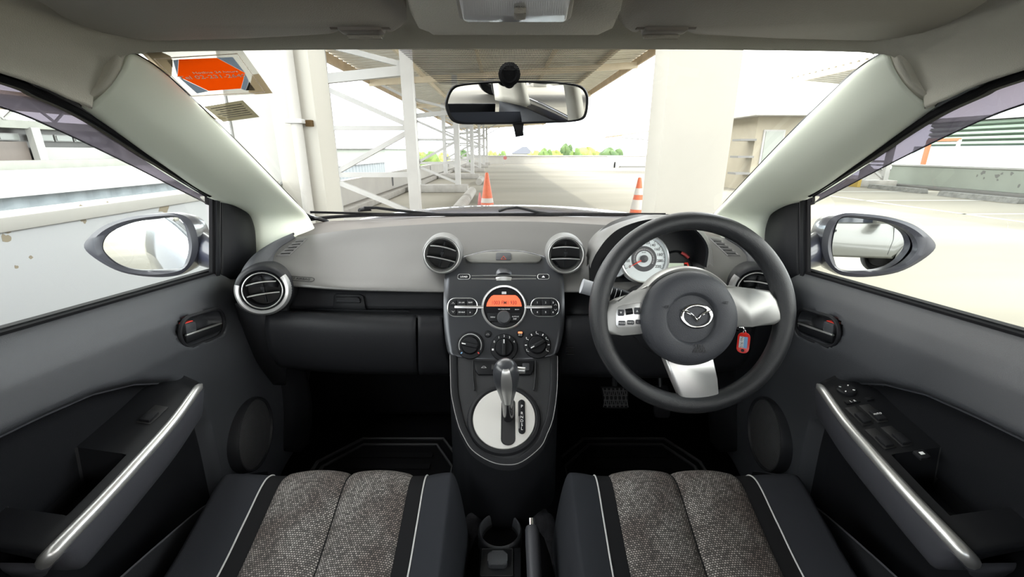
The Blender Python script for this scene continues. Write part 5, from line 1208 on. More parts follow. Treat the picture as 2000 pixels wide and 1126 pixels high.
# ================================================================ wipers, outside the glass
def wiper(label, blade, arm):
    T = thing('windscreen_wiper', label, 'wiper', ons(*blade[0], -.02))
    q = MB(); q.tube([ons(a, b_, -.016) for a, b_ in blade], .0035, 8); part('wiper_blade', q, M_['rubber'], T)
    q = MB(); q.tube([ons(a, b_, -.03) for a, b_ in arm], [.006] + [.0045] * (len(arm) - 1), 8); part('wiper_arm', q, M_['black_plastic'], T)
wiper('black windscreen wiper resting at the foot of the screen by the white column', [(606, 414), (650, 415), (700, 416.5), (760, 417.5), (830, 418)], [(725, 408), (700, 410), (712, 405.5), (735, 405.5), (780, 411), (850, 418), (900, 422)])
wiper('black windscreen wiper whose arm rises behind the orange cones', [(860, 418.5), (960, 418), (1080, 417), (1200, 417), (1300, 418)], [(975, 411), (990, 406.5), (1010, 405), (1025, 408), (1050, 414), (1090, 420)])
# ---- switches on the door armrests
def on_arm(sp, y, out, up):
    q = min(sp, key=lambda p: abs(p.y - y)); return V((q.x + out, q.y, q.z + up))
def armfr(y, out, side):
    q = min(SPL, key=lambda p: abs(p.y - y)); i = SPL.index(q); t = (SPL[max(0, i - 2)] - SPL[min(59, i + 2)]).normalized()
    dx = doorx(q.y, q.z) - q.x; o_ = V((q.x + dx * out, q.y, q.z + .004 + .018 * out))
    if side > 0: o_ = mir(o_); t = V((-t.x, t.y, t.z))
    return Fr(o_, (1, 0, -.25 if side > 0 else .25) if False else (1, 0, (.2 if side > 0 else -.2)), t)
fr = armfr(.66, .42, -1)
q = MB(); q.box(fr, -.012, .012, -.022, .022, -.003, .002, .001); s_ = part('switch_well', q, M_['deep_black'], DL)
q = MB(); q.box(fr, -.009, .009, -.019, .004, .000, .007, .002); part('window_switch', q, M_['dash_black'], s_)
for y, k_ in ((.662, 0), (.612, 1)):
    for o_ in (.30, .56):
        fr = armfr(y, o_, 1); q = MB(); q.box(fr, -.009, .009, -.022, .022, -.003, .002, .001); s_ = part('switch_well', q, M_['deep_black'], DR)
        q = MB(); q.box(fr, -.007, .007, -.020, .003, 0, .007, .002); part('window_switch', q, M_['dash_black'], s_)
        if k_ == 0 and o_ > .5: text('lettering', 'AUTO', .005, at(fr, 0, -.008, .0072), M_['print_white'], s_)
fr = armfr(.574, .62, 1); q = MB(); q.box(fr, -.008, .008, -.008, .008, -.002, .005, .002); s_ = part('window_lock', q, M_['dash_black'], DR)
q = MB(); q.box(fr, -.003, .003, -.002, .003, .005, .0055); part('lock_symbol', q, M_['print_white'], s_)
fr = armfr(.725, .45, 1); q = MB(); q.lathe(fr, [(.016, -.004), (.0155, .004), (.013, .006), (.0003, .0055)], 28); s_ = part('mirror_knob', q, M_['dash_black'], DR)
for k_ in range(4):
    t = PI / 4 + k_ * PI / 2; q = MB(); q.box(at(fr, .0105 * math.cos(t), .0105 * math.sin(t), .006, t), -.0018, .0018, -.001, .001, 0, .0005); part('direction_mark', q, M_['print_white'], s_, sm=0)
fr = armfr(.695, .42, 1); q = MB(); q.box(fr, -.016, .008, -.004, .004, -.002, .003, .001); s_ = part('mirror_selector', q, M_['black_plastic'], DR); text('lettering', 'L  R', .006, at(fr, -.003, 0, .0032), M_['print_white'], s_)
fr = armfr(.700, .70, 1); q = MB(); q.box(fr, -.006, .006, -.004, .004, -.002, .004, .001); part('mirror_fold_button', q, M_['black_plastic'], DR)
# ================================================================ the roof-top car park outside
TH = math.atan(20 * cP / F)                # the deck's own direction, a little to the left of the car's
RZ = Matrix.Rotation(TH, 4, 'Z'); RZi = Matrix.Rotation(-TH, 4, 'Z')
def EP(px, py, x=None, y=None, z=None):
    d = RZi @ ray(px, py)
    t = x / d.x if x is not None else y / d.y if y is not None else (z - CAMZ) / d.z
    return CAM + d * t
def ethg(name, label, cat_, loc, group=None, kind=None): return thing(name, label, cat_, RZ @ V(loc), TH, group, kind)
def epart(name, mb, mt, parent=None, **k):
    mb.v = [RZ @ q for q in mb.v]; return part(name, mb, M_[mt], parent, **k)
I4 = Matrix.Identity(4)
def ebox(x0, x1, y0, y1, z0, z1, bev=0): return MB().box(I4, x0, x1, y0, y1, z0, z1, bev)
# concrete deck with worn patches and bay joints
dm = mat('deck_concrete', (.50, .475, .41), .9); n = dm.node_tree; b = n.nodes['Principled BSDF']; L = n.links
tcn = n.nodes.new('ShaderNodeTexCoord'); n1 = n.nodes.new('ShaderNodeTexNoise'); n1.inputs['Scale'].default_value = .35; n1.inputs['Detail'].default_value = 8
mpn = n.nodes.new('ShaderNodeMapping'); mpn.inputs['Scale'].default_value = (.35, 1.4, 1)
cr = n.nodes.new('ShaderNodeValToRGB'); cr.color_ramp.elements[0].color = (.138, .127, .096, 1); cr.color_ramp.elements[0].position = .38; cr.color_ramp.elements[1].color = (.182, .169, .134, 1); cr.color_ramp.elements[1].position = .62
L.new(tcn.outputs['Object'], mpn.inputs[0]); L.new(mpn.outputs[0], n1.inputs['Vector']); L.new(n1.outputs['Fac'], cr.inputs[0]); L.new(cr.outputs[0], b.inputs['Base Color'])
deck = epart('floor_deck', ebox(-3.45, 14.6, -25, 46, -.35, 0), 'deck_concrete', sm=0); tag(deck, 'worn concrete deck of the roof-top car park', None, None, 'structure')
for y in (-4, 2, 8, 14, 20, 26, 32, 38):
    epart('joint', ebox(-2.85, 14.3, y, y + .03, 0, .002), 'edge_grey', deck, sm=0)
for x in (9.2,):
    epart('white_strip', ebox(x, x + .1, -10, 30, 0, .003), 'roof_white', deck, sm=0)  # thin white strips laid on the deck, this one lengthwise
for y in (3.5, 6.0, 8.5, 11.0, 13.5):
    epart('white_strip', ebox(9.2, 14.2, y, y + .09, 0, .003), 'roof_white', deck, sm=0)
street = epart('ground_street', ebox(-150, 150, -120, 200, -9, -8.5), 'street', sm=0); tag(street, 'pale ground far below the car park', None, None, 'structure')

# ---- parapet beside the car, peeling paint
pm = mat('parapet_paint', (.60, .615, .63), .85); n = pm.node_tree; b = n.nodes['Principled BSDF']; L = n.links
tcn = n.nodes.new('ShaderNodeTexCoord'); n1 = n.nodes.new('ShaderNodeTexNoise'); n1.inputs['Scale'].default_value = 3.2; n1.inputs['Detail'].default_value = 3; n1.inputs['Roughness'].default_value = .45
cr = n.nodes.new('ShaderNodeValToRGB'); cr.color_ramp.interpolation = 'CONSTANT'; cr.color_ramp.elements[0].color = (.43, .44, .455, 1); cr.color_ramp.elements[1].position = .735; cr.color_ramp.elements[1].color = (.26, .235, .18, 1)
L.new(tcn.outputs['Object'], n1.inputs['Vector']); L.new(n1.outputs['Fac'], cr.inputs[0]); L.new(cr.outputs[0], b.inputs['Base Color'])
pz = .955
pw = ethg('parapet_wall', 'white parapet with peeling paint right beside the passenger window', 'wall', (-2.05, 0, 0))
epart('wall_body', ebox(-2.12, -1.97, -20, 3.95, -.35, pz - .06), 'parapet_paint', pw, sm=0)
epart('coping', ebox(-2.16, -1.945, -20, 3.95, pz - .06, pz, .01), 'white_wall', pw)
def paint_scar(y, z, s):
    q = MB(); fr = Fr((-1.9695, y, z), (0, -1, 0), (0, 0, 1)); random.seed(int(y * 100))
    q.prism([(s * (.6 + .8 * random.random()) * math.cos(a), s * (.6 + .8 * random.random()) * math.sin(a)) for a in [2 * PI * i / 11 for i in range(11)]], fr, 0, .0012); epart('paint_scar', q, 'scar_tan', pw, sm=0)
for a, b_, s in ((160, 416, .035), (318, 403, .04), (10, 447, .02), (12, 465, .016), (258, 406, .008), (165, 431, .012), (60, 502, .008), (32, 521, .007), (210, 395, .007)):
    p = EP(a, b_, x=-1.97); paint_scar(p.y, p.z, s)
# ---- low parapet along the lane ahead
lw = ethg('parapet_wall', 'long low white parapet behind the lattice posts of the canopy', 'wall', (-3.3, 20, 0))
epart('wall_body', ebox(-3.4, -3.25, 4.4, 44.5, -.35, .62), 'white_wall', lw, sm=0)
epart('kerb', ebox(-3.25, -2.95, 5, 44, 0, .14, .02), 'concrete_block', lw)
for i, (a, b_) in enumerate(((767, 352), (841, 329), (876, 320.5))):
    p = EP(a, b_, x=-3.245); T = ethg('bulkhead_lamp', 'black wall lamp with white lens on the low parapet, ' + ('nearest the cream column', 'second from the cream column', 'third from the cream column')[i], 'wall lamp', p, 'lamps along the low parapet')
    m = MB(); fr = Fr(p, (0, -1, 0), (0, 0, 1)); m.prism([(-.10, .12), (.10, .12), (.08, -.14), (0, -.17), (-.08, -.14)], fr, 0, .06, .01); epart('lamp_body', m, 'black_plastic', T)
    m = MB(); m.prism(ell(0, -.01, .05, .085, 16), fr, .05, .085, .01); epart('lamp_glass', m, 'lamp_white', T)
    q = MB(); q.tube([fr @ V((0, -.15, .02)), fr @ V((0, -.55, .015))], .012, 6); epart('conduit', q, 'edge_grey', T)
# ---- far parapets
fw = ethg('parapet_wall', 'low white parapet closing the far end of the deck', 'wall', (2, 44.6, 0))
epart('wall_body', ebox(-2.9, 14.4, 44.5, 44.8, -.35, .72), 'white_wall', fw, sm=0); epart('coping', ebox(-2.9, 14.4, 44.42, 44.85, .72, .80, .01), 'roof_white', fw)
r2 = ethg('barrier_wall', 'short white barrier wall on the deck before the far trees', 'wall', (9, 34.5, 0))
a = EP(1205, 327, z=0); b_ = EP(1290, 327, z=0)
epart('wall_body', ebox(a.x, b_.x + 3, a.y, a.y + .3, 0, .78), 'white_wall', r2, sm=0); epart('end_post', ebox(a.x - .7, a.x + .1, a.y - .1, a.y + .35, 0, .86), 'roof_white', r2, sm=0); epart('footing', ebox(a.x + .2, b_.x + 3, a.y - .12, a.y, 0, .12), 'edge_grey', r2, sm=0)
for a, b_ in ((1192, 327), (1200, 327.5)):
    p = EP(a, b_, z=0); m = MB(); m.tube([p, p + V((0, 0, .2)), p + V((.02, 0, .42))], [.06, .07, .05], 8)
    o_ = epart('bollard', m, 'black_plastic'); tag(o_, 'small dark bollard before the barrier wall, %s' % ('farther from the end post' if a < 1195 else 'nearer the end post'), 'bollard', 'dark bollards on the deck')
p = EP(984, 322, z=0); T = ethg('round_sign', 'small round red sign on a post at the far parapet', 'sign', p)
m = MB(); m.cyl(p, p + V((0, 0, .7)), .03, n=8); epart('post', m, 'steel_white', T); m = MB(); m.cyl(p + V((.12, -.05, .62)), p + V((.12, -.01, .62)), .16, n=20); epart('disc', m, 'cone_pink', T)

# ---- columns beside the bay, the board wall and an added slab shading the car
lc = ethg('concrete_column', 'cream concrete column with a downpipe beside the sticker', 'column', (-1.76, 4.2, 0)); epart('shaft', ebox(-1.95, -1.575, 4.0, 4.39, 0, 5.0, .015), 'cream_column', lc)
T = ethg('downpipe', 'white downpipe clamped to the cream column by the board wall', 'pipe', (-1.72, 3.94, 0)); m = MB(); m.cyl((-1.72, 3.94, 0), (-1.72, 3.94, 4.9), .045, n=20); epart('pipe', m, 'white_wall', T)
for z in (1.42, .4, 2.4): epart('pipe_clamp', ebox(-1.79, -1.65, 3.88, 4.0, z, z + .035, .005), 'steel_white', T)
T = ethg('pipe_bracket', 'small beige bracket fixed on the face of the cream column', 'bracket', (-1.62, 3.97, 1.4)); epart('bracket_body', ebox(-1.655, -1.60, 3.95, 4.0, 1.40, 1.45, .004), 'film_tan', T)
bw = ethg('board_wall', 'white wall carrying a big cream board with grey rounded edge', 'wall', (-2.2, 4.25, 0))
epart('wall_body', ebox(-2.42, -1.95, 4.2, 4.39, -.35, 3.8), 'white_wall', bw, sm=0)
bf = Fr((0, 4.2, 0), (1, 0, 0), (0, 0, 1)); pp = rrect(-2.40, -1.965, .90, 3.7, .13, 8)
m = MB(); m.prism(pp, bf, 0, .03, .004); bo = epart('board', m, 'board_cream', bw)
m = MB(); m.tube([bf @ V((a, b_, .03)) for a, b_ in pp], .014, 6, closed=True); epart('board_edge', m, 'edge_grey', bw)
rc = ethg('concrete_column', 'broad cream concrete column ahead of the steering wheel', 'column', (1.7, 4.2, 0)); epart('shaft', ebox(1.40, 2.02, 4.0, 4.39, 0, 5.0, .012), 'cream_column', rc)
sl_ = epart('sun_block_slab', ebox(-2.2, 4.6, -12, 4.4, 5.0, 5.25), 'white_wall', sm=0); tag(sl_, 'added slab out of view that keeps direct sun off the parked car', None, None, 'structure')  # unseen slab, added to block direct sun from the cabin
for y in (-11.6,):
    for x in (-1.76, 4.3): 
        T = ethg('concrete_column', 'cream concrete column behind the car at the %s corner of the added slab' % ('parapet' if x < 0 else 'open'), 'column', (x, y, 0)); epart('shaft', ebox(x - .2, x + .2, y - .2, y + .2, 0, 5.0, .012), 'cream_column', T)

# ---- lattice canopy ahead
xf = EP(802, 250, y=6.9).x; YS = [6.9 + 6.9 * k for k in range(6)]
zz = lambda py: EP(730, py, y=6.9).z
LEVEL = dict(beam=zz(140), h1=zz(250), h2=zz(341), foot=.22)
XL = EP(660, 115, z=3.25).x; XR = EP(1290, 83, z=3.75).x
zr = lambda x: 3.25 + (3.75 - 3.25) * (x - XL) / (XR - XL)
def frame(y, xa, xb, label, group, top=None, ys=None):
    T = ethg('lattice_post', label, 'steel post', (xb, y, 0), group)
    top_ = top or (lambda x: zr(x) - .12)
    for x in (xa, xb): epart('chord', MB().bar((x, y, .2), (x, y, top_(x)), .16, .16, (0, 1, 0)), 'steel_white', T, sm=0)
    L_ = LEVEL; w_ = .07
    epart('strut', MB().bar((xa, y, L_['h1']), (xb, y, L_['h1']), .07, w_), 'steel_white', T, sm=0)
    epart('strut', MB().bar((xa, y, L_['h2']), (xb, y, L_['h2']), .07, w_), 'steel_white', T, sm=0)
    epart('cap_beam', MB().bar((xa, y, L_['beam'] - .10), (xb, y, L_['beam'] + .02), .08, .13), 'steel_white', T, sm=0)
    for za, zb in ((zz(173), zz(243)), (L_['h2'] + .03, L_['h1'] - .06), (L_['h2'] - .1, .28), (zz(85), zz(126))):
        epart('brace', MB().bar((xa + .05, y, za), (xb - .05, y, zb), .07, w_), 'steel_white', T, sm=0)
    epart('footing', ebox(xa - .25, xb + .30, y - .25, y + .25, 0, .22, .02), 'concrete_block', T)
    return T
ords = ['nearest the orange cones', 'second along the row from the cones', 'third along the row from the cones', 'fourth along the row from the cones', 'fifth along the row from the cones', 'last of the row before the far parapet']
for k, y in enumerate(YS):
    frame(y, xf - 1.23, xf, 'white lattice canopy post, ' + ords[k], 'lattice posts of the front canopy')
cn = ethg('canopy_roof', 'corrugated canopy roof on white lattice posts over the lane ahead', 'canopy', (0, 25, 3.2))
rows = []; ycur = 5.2
prof = []
while ycur < 45:
    prof += [(ycur, 0), (ycur + .13, 0), (ycur + .16, .05), (ycur + .27, .05)]; ycur += .30
m = MB(); m.grid([[(XL, y, zr(XL) + d) for y, d in prof], [(XR, y, zr(XR) + d) for y, d in prof]]); o_ = epart('roof_sheet', m, 'roof_sheet', cn, sm=0)
for s in (0, .2, .42, .66, .86, 1):
    x = XL + (XR - XL) * s; edge = s in (0, 1)
    epart('fascia' if edge else 'purlin', MB().bar((x, 5.2, zr(x) - (.10 if edge else .07)), (x, 45, zr(x) - (.10 if edge else .07)), .07, .2 if edge else .12), 'fascia_tan' if edge else 'steel_cream', cn, sm=0)
for y in YS:
    epart('rafter', MB().bar((XL, y, zr(XL) - .19), (XR, y, zr(XR) - .19), .12, .16), 'steel_cream', cn, sm=0)
    epart('knee_brace', MB().bar((xf, y, 2.6), (xf + 1.3, y, zr(xf + 1.3) - .2), .07, .07), 'steel_white', cn, sm=0)
    epart('knee_brace', MB().bar((xf - 1.23, y, 2.6), (XL + .3, y, zr(XL) - .2), .07, .07), 'steel_white', cn, sm=0)
# concrete blocks and rolls between the posts
for i, (x, y) in enumerate(((-.85, 9.2), (-.85, 11.6), (-.85, 17.5))):
    m = MB(); m.cyl((x, y - 1.0, .12), (x, y + 1.0, .12), .12, n=16); o_ = epart('wheel_stop', m, 'concrete_block'); tag(o_, 'rounded concrete wheel stop lying by the lattice posts, ' + ('first', 'second', 'third')[i] + ' from the orange cone', 'wheel stop', 'wheel stops under the front canopy')

# ---- traffic cones
def cone(p, h_, mt, bands, label):
    T = ethg('traffic_cone', label, 'traffic cone', p); fr = Matrix.Translation(p)
    m = MB(); m.prism(rrect(-h_ * .27, h_ * .27, -h_ * .27, h_ * .27, .04), fr, 0, .04, .01); epart('base', m, mt, T)
    R = lambda z: h_ * (.20 - .16 * z / h_)
    m = MB(); m.lathe(fr, [(R(.03), .03), (R(h_ * .97), h_ * .97), (R(h_) * .8, h_), (.002, h_)], 28); epart('cone_body', m, mt, T)
    for z0, z1 in bands:
        m = MB(); m.lathe(fr, [(R(z0 * h_) + .003, z0 * h_), (R(z1 * h_) + .003, z1 * h_)], 28); epart('band', m, 'cone_white', T)
cone(EP(952, 411, z=0), .78, 'cone_orange', [(.22, .34)], 'tall orange traffic cone with a faded white band')
cone(EP(936.5, 409, z=0) + V((0, .25, 0)), .34, 'cone_pink', [], 'small faded pink traffic cone beside the tall orange one')
cone(EP(1243, 425, z=0), .74, 'cone_orange', [(.22, .46), (.58, .74)], 'orange and white striped traffic cone by the broad column')

# ---- building and canopy on the right
hb_ = ethg('cream_building', 'cream building with a flat eave and window beyond the broad column', 'building', (9, 15, 0))
a = EP(1478, 250, y=14); 
epart('wall', ebox(a.x, 10.6, 14, 17, 0, 2.2), 'board_cream2', hb_, sm=0)
epart('eave', ebox(a.x - .35, 10.9, 13.5, 17.4, 2.2, 2.32, .01), 'steel_white', hb_)
p0 = EP(1494, 256, y=13.98); p1 = EP(1520, 318, y=13.98)
wf_ = epart('window', ebox(p0.x - .04, p1.x + .04, 13.95, 14.01, p1.z - .04, p0.z + .04), 'steel_white', hb_, sm=0); epart('pane', ebox(p0.x + .02, p1.x - .02, 13.93, 13.96, p1.z, p0.z), 'pane_pale', wf_, sm=0)
for k in range(3): epart('shelf', ebox(a.x - .5, a.x, 13.9, 14.4, .5 + .5 * k, .56 + .5 * k), 'edge_grey', hb_, sm=0)
fc = ethg('far_canopy', 'small tan canopy with a thin truss beyond the barrier wall', 'canopy', (8, 25, 0))
p0 = EP(1214, 264, y=25); p1 = EP(1300, 250, y=25)
m = MB(); m.add([(p0.x, 25, p0.z), (p1.x + 2, 25, p1.z + .25), (p1.x + 2, 29, p1.z + .25), (p0.x, 29, p0.z)], [(0, 1, 2, 3)]); epart('roof', m, 'fascia_tan', fc, solid=.08, sm=0)
epart('truss_chord', MB().bar((p0.x, 25, p0.z - .12), (p1.x + 2, 25, p0.z - .5), .05, .05), 'edge_grey', fc, sm=0)
for k in range(6):
    x = p0.x + .5 + .6 * k; epart('truss_web', MB().bar((x, 25, p0.z - .12 - .08 * k), (x, 25, p0.z + .06 * k), .04, .04), 'edge_grey', fc, sm=0)
for x in (p1.x + .3, p1.x + 1.8): epart('post', MB().bar((x, 25, 0), (x, 25, p1.z), .1, .1, (0, 1, 0)), 'steel_white', fc, sm=0)

# right-hand parapet, wheel stops, lattice post
rw = ethg('parapet_wall', 'chipped pale parapet behind the wheel stops across the bay', 'wall', (14.3, 10, 0))
epart('wall_body', ebox(14.25, 14.45, -20, 16.2, -.35, .70), 'mint_wall', rw, sm=0); epart('coping', ebox(14.2, 14.5, -20, 16.2, .70, .76, .01), 'roof_white', rw); epart('kerb', ebox(13.95, 14.25, -20, 16.2, 0, .10, .01), 'edge_grey', rw)
random.seed(4)
for k in range(9):
    q = MB(); fr = Fr((14.249, 11.6 + 1.6 * random.random(), .25 + .38 * random.random()), (0, 1, 0), (0, 0, 1)); s = .03 + .03 * random.random()
    fr = Fr(fr.col[3].to_3d(), (0, -1, 0), (0, 0, 1)); q.prism([(s * (.5 + random.random()) * math.cos(t), s * (.5 + random.random()) * math.sin(t)) for t in [2 * PI * i / 9 for i in range(9)]], fr, 0, .002); epart('chip', q, 'edge_grey', rw, sm=0)
for i, (a, b_) in enumerate(((12.55, 13.9), (12.4, 11.25), (12.2, 8.4), (12.2, 5.7))):
    m = MB(); m.prism([(-.11, 0), (.11, 0), (.07, .13), (-.07, .13)], Fr((a, b_ + 1.0, 0), (1, 0, 0), (0, 0, 1)), 0, 2.0, .01); o_ = epart('wheel_stop', m, 'concrete_stop'); tag(o_, 'grey concrete wheel stop before the chipped parapet, ' + ('first', 'second', 'third', 'fourth')[i] + ' from the yellow block end', 'wheel stop', 'wheel stops along the chipped parapet')
T = frame(15.6, 12.75, 13.55, 'white lattice post on a block with a yellow painted end', None, top=lambda x: 3.4)
epart('yellow_end', ebox(12.40, 12.52, 15.3, 15.9, .0, .26), 'yellow_paint', T, sm=0)
mw = ethg('mint_wall', 'pale mint wall behind the lone lattice post', 'wall', (12, 19, 0)); epart('wall_body', ebox(10.7, 14.2, 18.6, 18.8, 0, 2.1), 'mint_wall', mw, sm=0)
rcn = ethg('canopy_roof', 'corrugated canopy shading the bays by the chipped parapet', 'canopy', (12.5, 8, 3.3))
prof = []; ycur = -6
while ycur < 17: prof += [(ycur, 0), (ycur + .13, 0), (ycur + .16, .05), (ycur + .27, .05)]; ycur += .30
m = MB(); m.grid([[(10.3, y, 3.65 + d) for y, d in prof], [(14.8, y, 3.3 + d) for y, d in prof]]); epart('roof_sheet', m, 'roof_sheet', rcn, sm=0)
for x, z in ((10.3, 3.56), (12.5, 3.4), (14.7, 3.22)): epart('purlin', MB().bar((x, -6, z), (x, 17, z), .08, .16), 'steel_cream', rcn, sm=0)
for y in (-5, 4.0): frame(y, 12.75, 13.55, 'white lattice post of the side canopy at its %s end' % ('far' if y < 0 else 'near'), None, top=lambda x: 3.4)
gbld = ethg('green_louvre_building', 'white building with green louvres beyond the chipped parapet', 'building', (26, 20, -8))
epart('base_wall', ebox(25, 32, 2, 27.2, -8, 1.47), 'pale_blue', gbld, sm=0); epart('back_wall', ebox(25.4, 32, 2, 26.6, 1.47, 2.75), 'mint_wall', gbld, sm=0)
for k in range(5): epart('louvre', MB().bar((25.1, 2, 1.57 + .25 * k), (25.1, 26.4, 1.57 + .25 * k), .30, .14, (.5, 0, 1)), 'louvre_green', gbld, sm=0)
epart('roof_edge', ebox(24.7, 32, 2, 27.6, 2.75, 2.95), 'roof_white', gbld, sm=0)
lr = ethg('low_roof', 'low corrugated roof just beyond the chipped parapet', 'roof', (18, 12, -2)); prof = [(-4 + .12 * i, (0, .05)[i // 2 % 2]) for i in range(200)]
m = MB(); m.grid([[(15.6, y, .62 + d) for y, d in prof], [(23, y, .50 + d) for y, d in prof]]); epart('roof_sheet', m, 'sheet_blue', lr, sm=0); epart('wall', ebox(16, 22.6, -4, 19.6, -8, .45), 'white_wall', lr, sm=0)
of_ = ethg('orange_frame', 'orange steel gate frame on the low roof', 'frame', (20, 19, .5))
pa = EP(1804, 316, x=19.5); pb = EP(1815, 276, x=19.5); pc_ = EP(1876, 268, x=19.5)
epart('upright', MB().bar(V((19.5, pa.y, .5)), V((19.5, pa.y, pb.z + .05)), .14, .14, (0, 1, 0)), 'orange_steel', of_, sm=0); epart('top_rail', MB().bar((19.5, pa.y, pb.z + .05), (19.5, pc_.y, pb.z + .05), .12, .12), 'orange_steel', of_, sm=0); epart('upright', MB().bar((19.5, pc_.y, .5), (19.5, pc_.y, pb.z + .05), .10, .10, (0, 1, 0)), 'steel_white', of_, sm=0)

# ---- left: neighbour's white roof and workshop
nr = ethg('neighbour_roof', 'flat sunlit white roof with blue sheet edge beyond the peeling parapet', 'roof', (-15, 12, -8))
prof = [(-10 + .15 * i, (0, .03)[i // 2 % 2]) for i in range(300)]
m = MB(); m.grid([[(-9 + d, y, .42) for y, d in prof], [(-9 + d, y, -3) for y, d in prof]], flip=True); epart('edge_sheet', m, 'sheet_blue', nr, sm=0)
epart('roof', ebox(-20.2, -8.9, -10, 36, .40, .45), 'roof_white', nr, sm=0)
wk = ethg('workshop', 'long workshop with dark upper windows beyond the white roof', 'building', (-22, 18, -8))
epart('low_wall', ebox(-28, -20.5, -10, 36, -8, .80), 'workshop_wall', wk, sm=0)
epart('top_beam', ebox(-27.9, -21.9, -10, 36, 2.2, 2.55), 'workshop_wall', wk, sm=0); epart('back_wall', ebox(-28, -22.6, -10, 36, .8, 2.2), 'window_dark', wk, sm=0)
yc = EP(76, 300, x=-22).y
for k in range(-4, 4):
    y = yc + 4.6 * k; epart('post', ebox(-22.1, -21.8, y - .2, y + .2, .8, 2.25), 'workshop_post', wk, sm=0)
    up_ = k % 2 == 0
    if up_: epart('wall_panel', ebox(-22.4, -22.15, y + .2, y + 4.4, .8, 1.38), 'workshop_post', wk, sm=0)
    else: epart('shutter', ebox(-22.4, -22.2, y + .2, y + 4.4, .8, 1.62), 'shutter_brown', wk, sm=0)
    for j in range(4):
        f_ = epart('window', ebox(-22.35, -22.3, y + .35 + 1.0 * j, y + 1.25 + 1.0 * j, 1.66, 1.98), 'edge_grey', wk, sm=0); epart('pane', ebox(-22.29, -22.26, y + .40 + 1.0 * j, y + 1.20 + 1.0 * j, 1.70, 1.94), 'pane_grey', f_, sm=0)
epart('roof', ebox(-29, -21, -10, 36, 3.5, 3.65), 'fascia_tan', wk, sm=0)
for k in range(14):
    y = -2 + 2.3 * k; epart('truss_web', MB().bar((-21.9, y, 2.55), (-21.9, y + 1.15, 3.5), .09, .09), 'workshop_post', wk, sm=0); epart('truss_web', MB().bar((-21.9, y + 1.15, 3.5), (-21.9, y + 2.3, 2.55), .09, .09), 'workshop_post', wk, sm=0)
wb = ethg('white_shed', 'pale shed roof beyond the low parapet and lattice posts', 'building', (-14, 50, -8)); pz_ = EP(700, 291, y=44)
epart('wall', ebox(-24, EP(752, 300, y=44).x, 44, 56, -8, pz_.z), 'mint_wall', wb, sm=0); epart('roof_edge', ebox(-24.2, EP(752, 300, y=44).x + .2, 43.8, 56, pz_.z, pz_.z + .08), 'edge_grey', wb, sm=0)

# ---- far trees and a blue-roofed house
def blob_mesh(seed, nb, spread, r0):
    random.seed(seed); bm = bmesh.new()
    for k in range(nb):
        a = random.random() * 2 * PI; rr = spread * math.sqrt(random.random()); z = random.random()
        c_ = V((rr * math.cos(a) * (1 - .5 * z ** 3), rr * math.sin(a) * (1 - .5 * z ** 3), .1 + .9 * z)); r_ = r0 * (.7 + .6 * random.random())
        res = bmesh.ops.create_icosphere(bm, subdivisions=2, radius=r_, matrix=Matrix.Translation(c_))
        for v in res['verts']: v.co += V((random.uniform(-1, 1), random.uniform(-1, 1), random.uniform(-1, 1))) * r_ * .22
    q = MB(); q.bm(bm); zt = max(v.z for v in q.v); xt = max(abs(v.x) for v in q.v)
    for v in q.v: v.x /= xt; v.y /= xt; v.z /= zt
    return q
BL = [blob_mesh(s, 34, .55, .24) for s in (3, 5, 9)]
TREES = [(752, 297, 36, 0, 'leaf_yellow'), (775, 291, 44, 1, 'leaf_green'), (806, 289, 40, 2, 'leaf_yellow'), (842, 294, 36, 0, 'leaf_green'), (868, 297, 30, 1, 'leaf_yellow'), (905, 291, 20, 2, 'leaf_dark'), (962, 293, 26, 1, 'leaf_yellow'), (982, 293.5, 20, 0, 'leaf_green'),
         (1046, 293, 26, 0, 'leaf_yellow'), (1067, 288, 28, 1, 'leaf_green'), (1086, 292, 22, 2, 'leaf_yellow'), (1108, 279.5, 24, 1, 'leaf_dark'), (1126, 288, 22, 0, 'leaf_green'), (1147, 286, 34, 2, 'leaf_yellow'), (1166, 295, 28, 0, 'leaf_yellow'), (1196, 287, 46, 1, 'leaf_dark'), (1279, 297, 14, 2, 'leaf_green')]
ORD = ['next to the cream column', 'between column and first lattice post', 'just past the first lattice post', 'halfway to the second lattice post', 'before the second lattice post', 'past the second lattice post', 'round and bright, left of the house', 'duller, beside the house', 'low, right of the house roof', 'bushy, second from the house roof', 'small, in front of the tallest', 'the tallest of all', 'on the right flank of the tallest', 'broad with a loose top', 'low, against the broad dark one', 'broad and domed', 'small, over the barrier wall']
tl = {'leaf_green': 'mid green', 'leaf_yellow': 'yellow green', 'leaf_dark': 'dark green'}
for i, (px, py, w_, k, mt) in enumerate(TREES):
    y = 60 + 9 * (i % 3); tp = EP(px, py, y=y); wd = w_ / 2 / F * y * 1.6
    zone = 'behind the lattice posts' if px < 920 else 'beyond the far parapet' if px < 1030 else 'rising over the sunlit deck'
    hgt = 7.0; base = tp.z - hgt
    T = ethg('tree', '%s tree %s, %s' % (tl[mt], zone, ORD[i]), 'tree', (tp.x, y, -8.5), 'trees on the horizon')
    m = MB(); m.v = [V((tp.x + v.x * wd * 1.1, y + v.y * wd * 1.1, base + 2.0 + v.z * (hgt - 2.0))) for v in BL[k].v]; m.f = list(BL[k].f); epart('crown', m, mt, T, sm=80)
    m = MB(); m.tube([(tp.x, y, -8.5), (tp.x + .1, y, base + 3.4)], [.25, .15], 8); epart('trunk', m, 'trunk', T)
hs = ethg('house', 'house with a grey blue hipped roof among the far trees', 'building', (3, 90, -8.5))
a, b_, c_ = EP(998, 300, y=90), EP(1042, 300, y=90), EP(1027, 287, y=90)
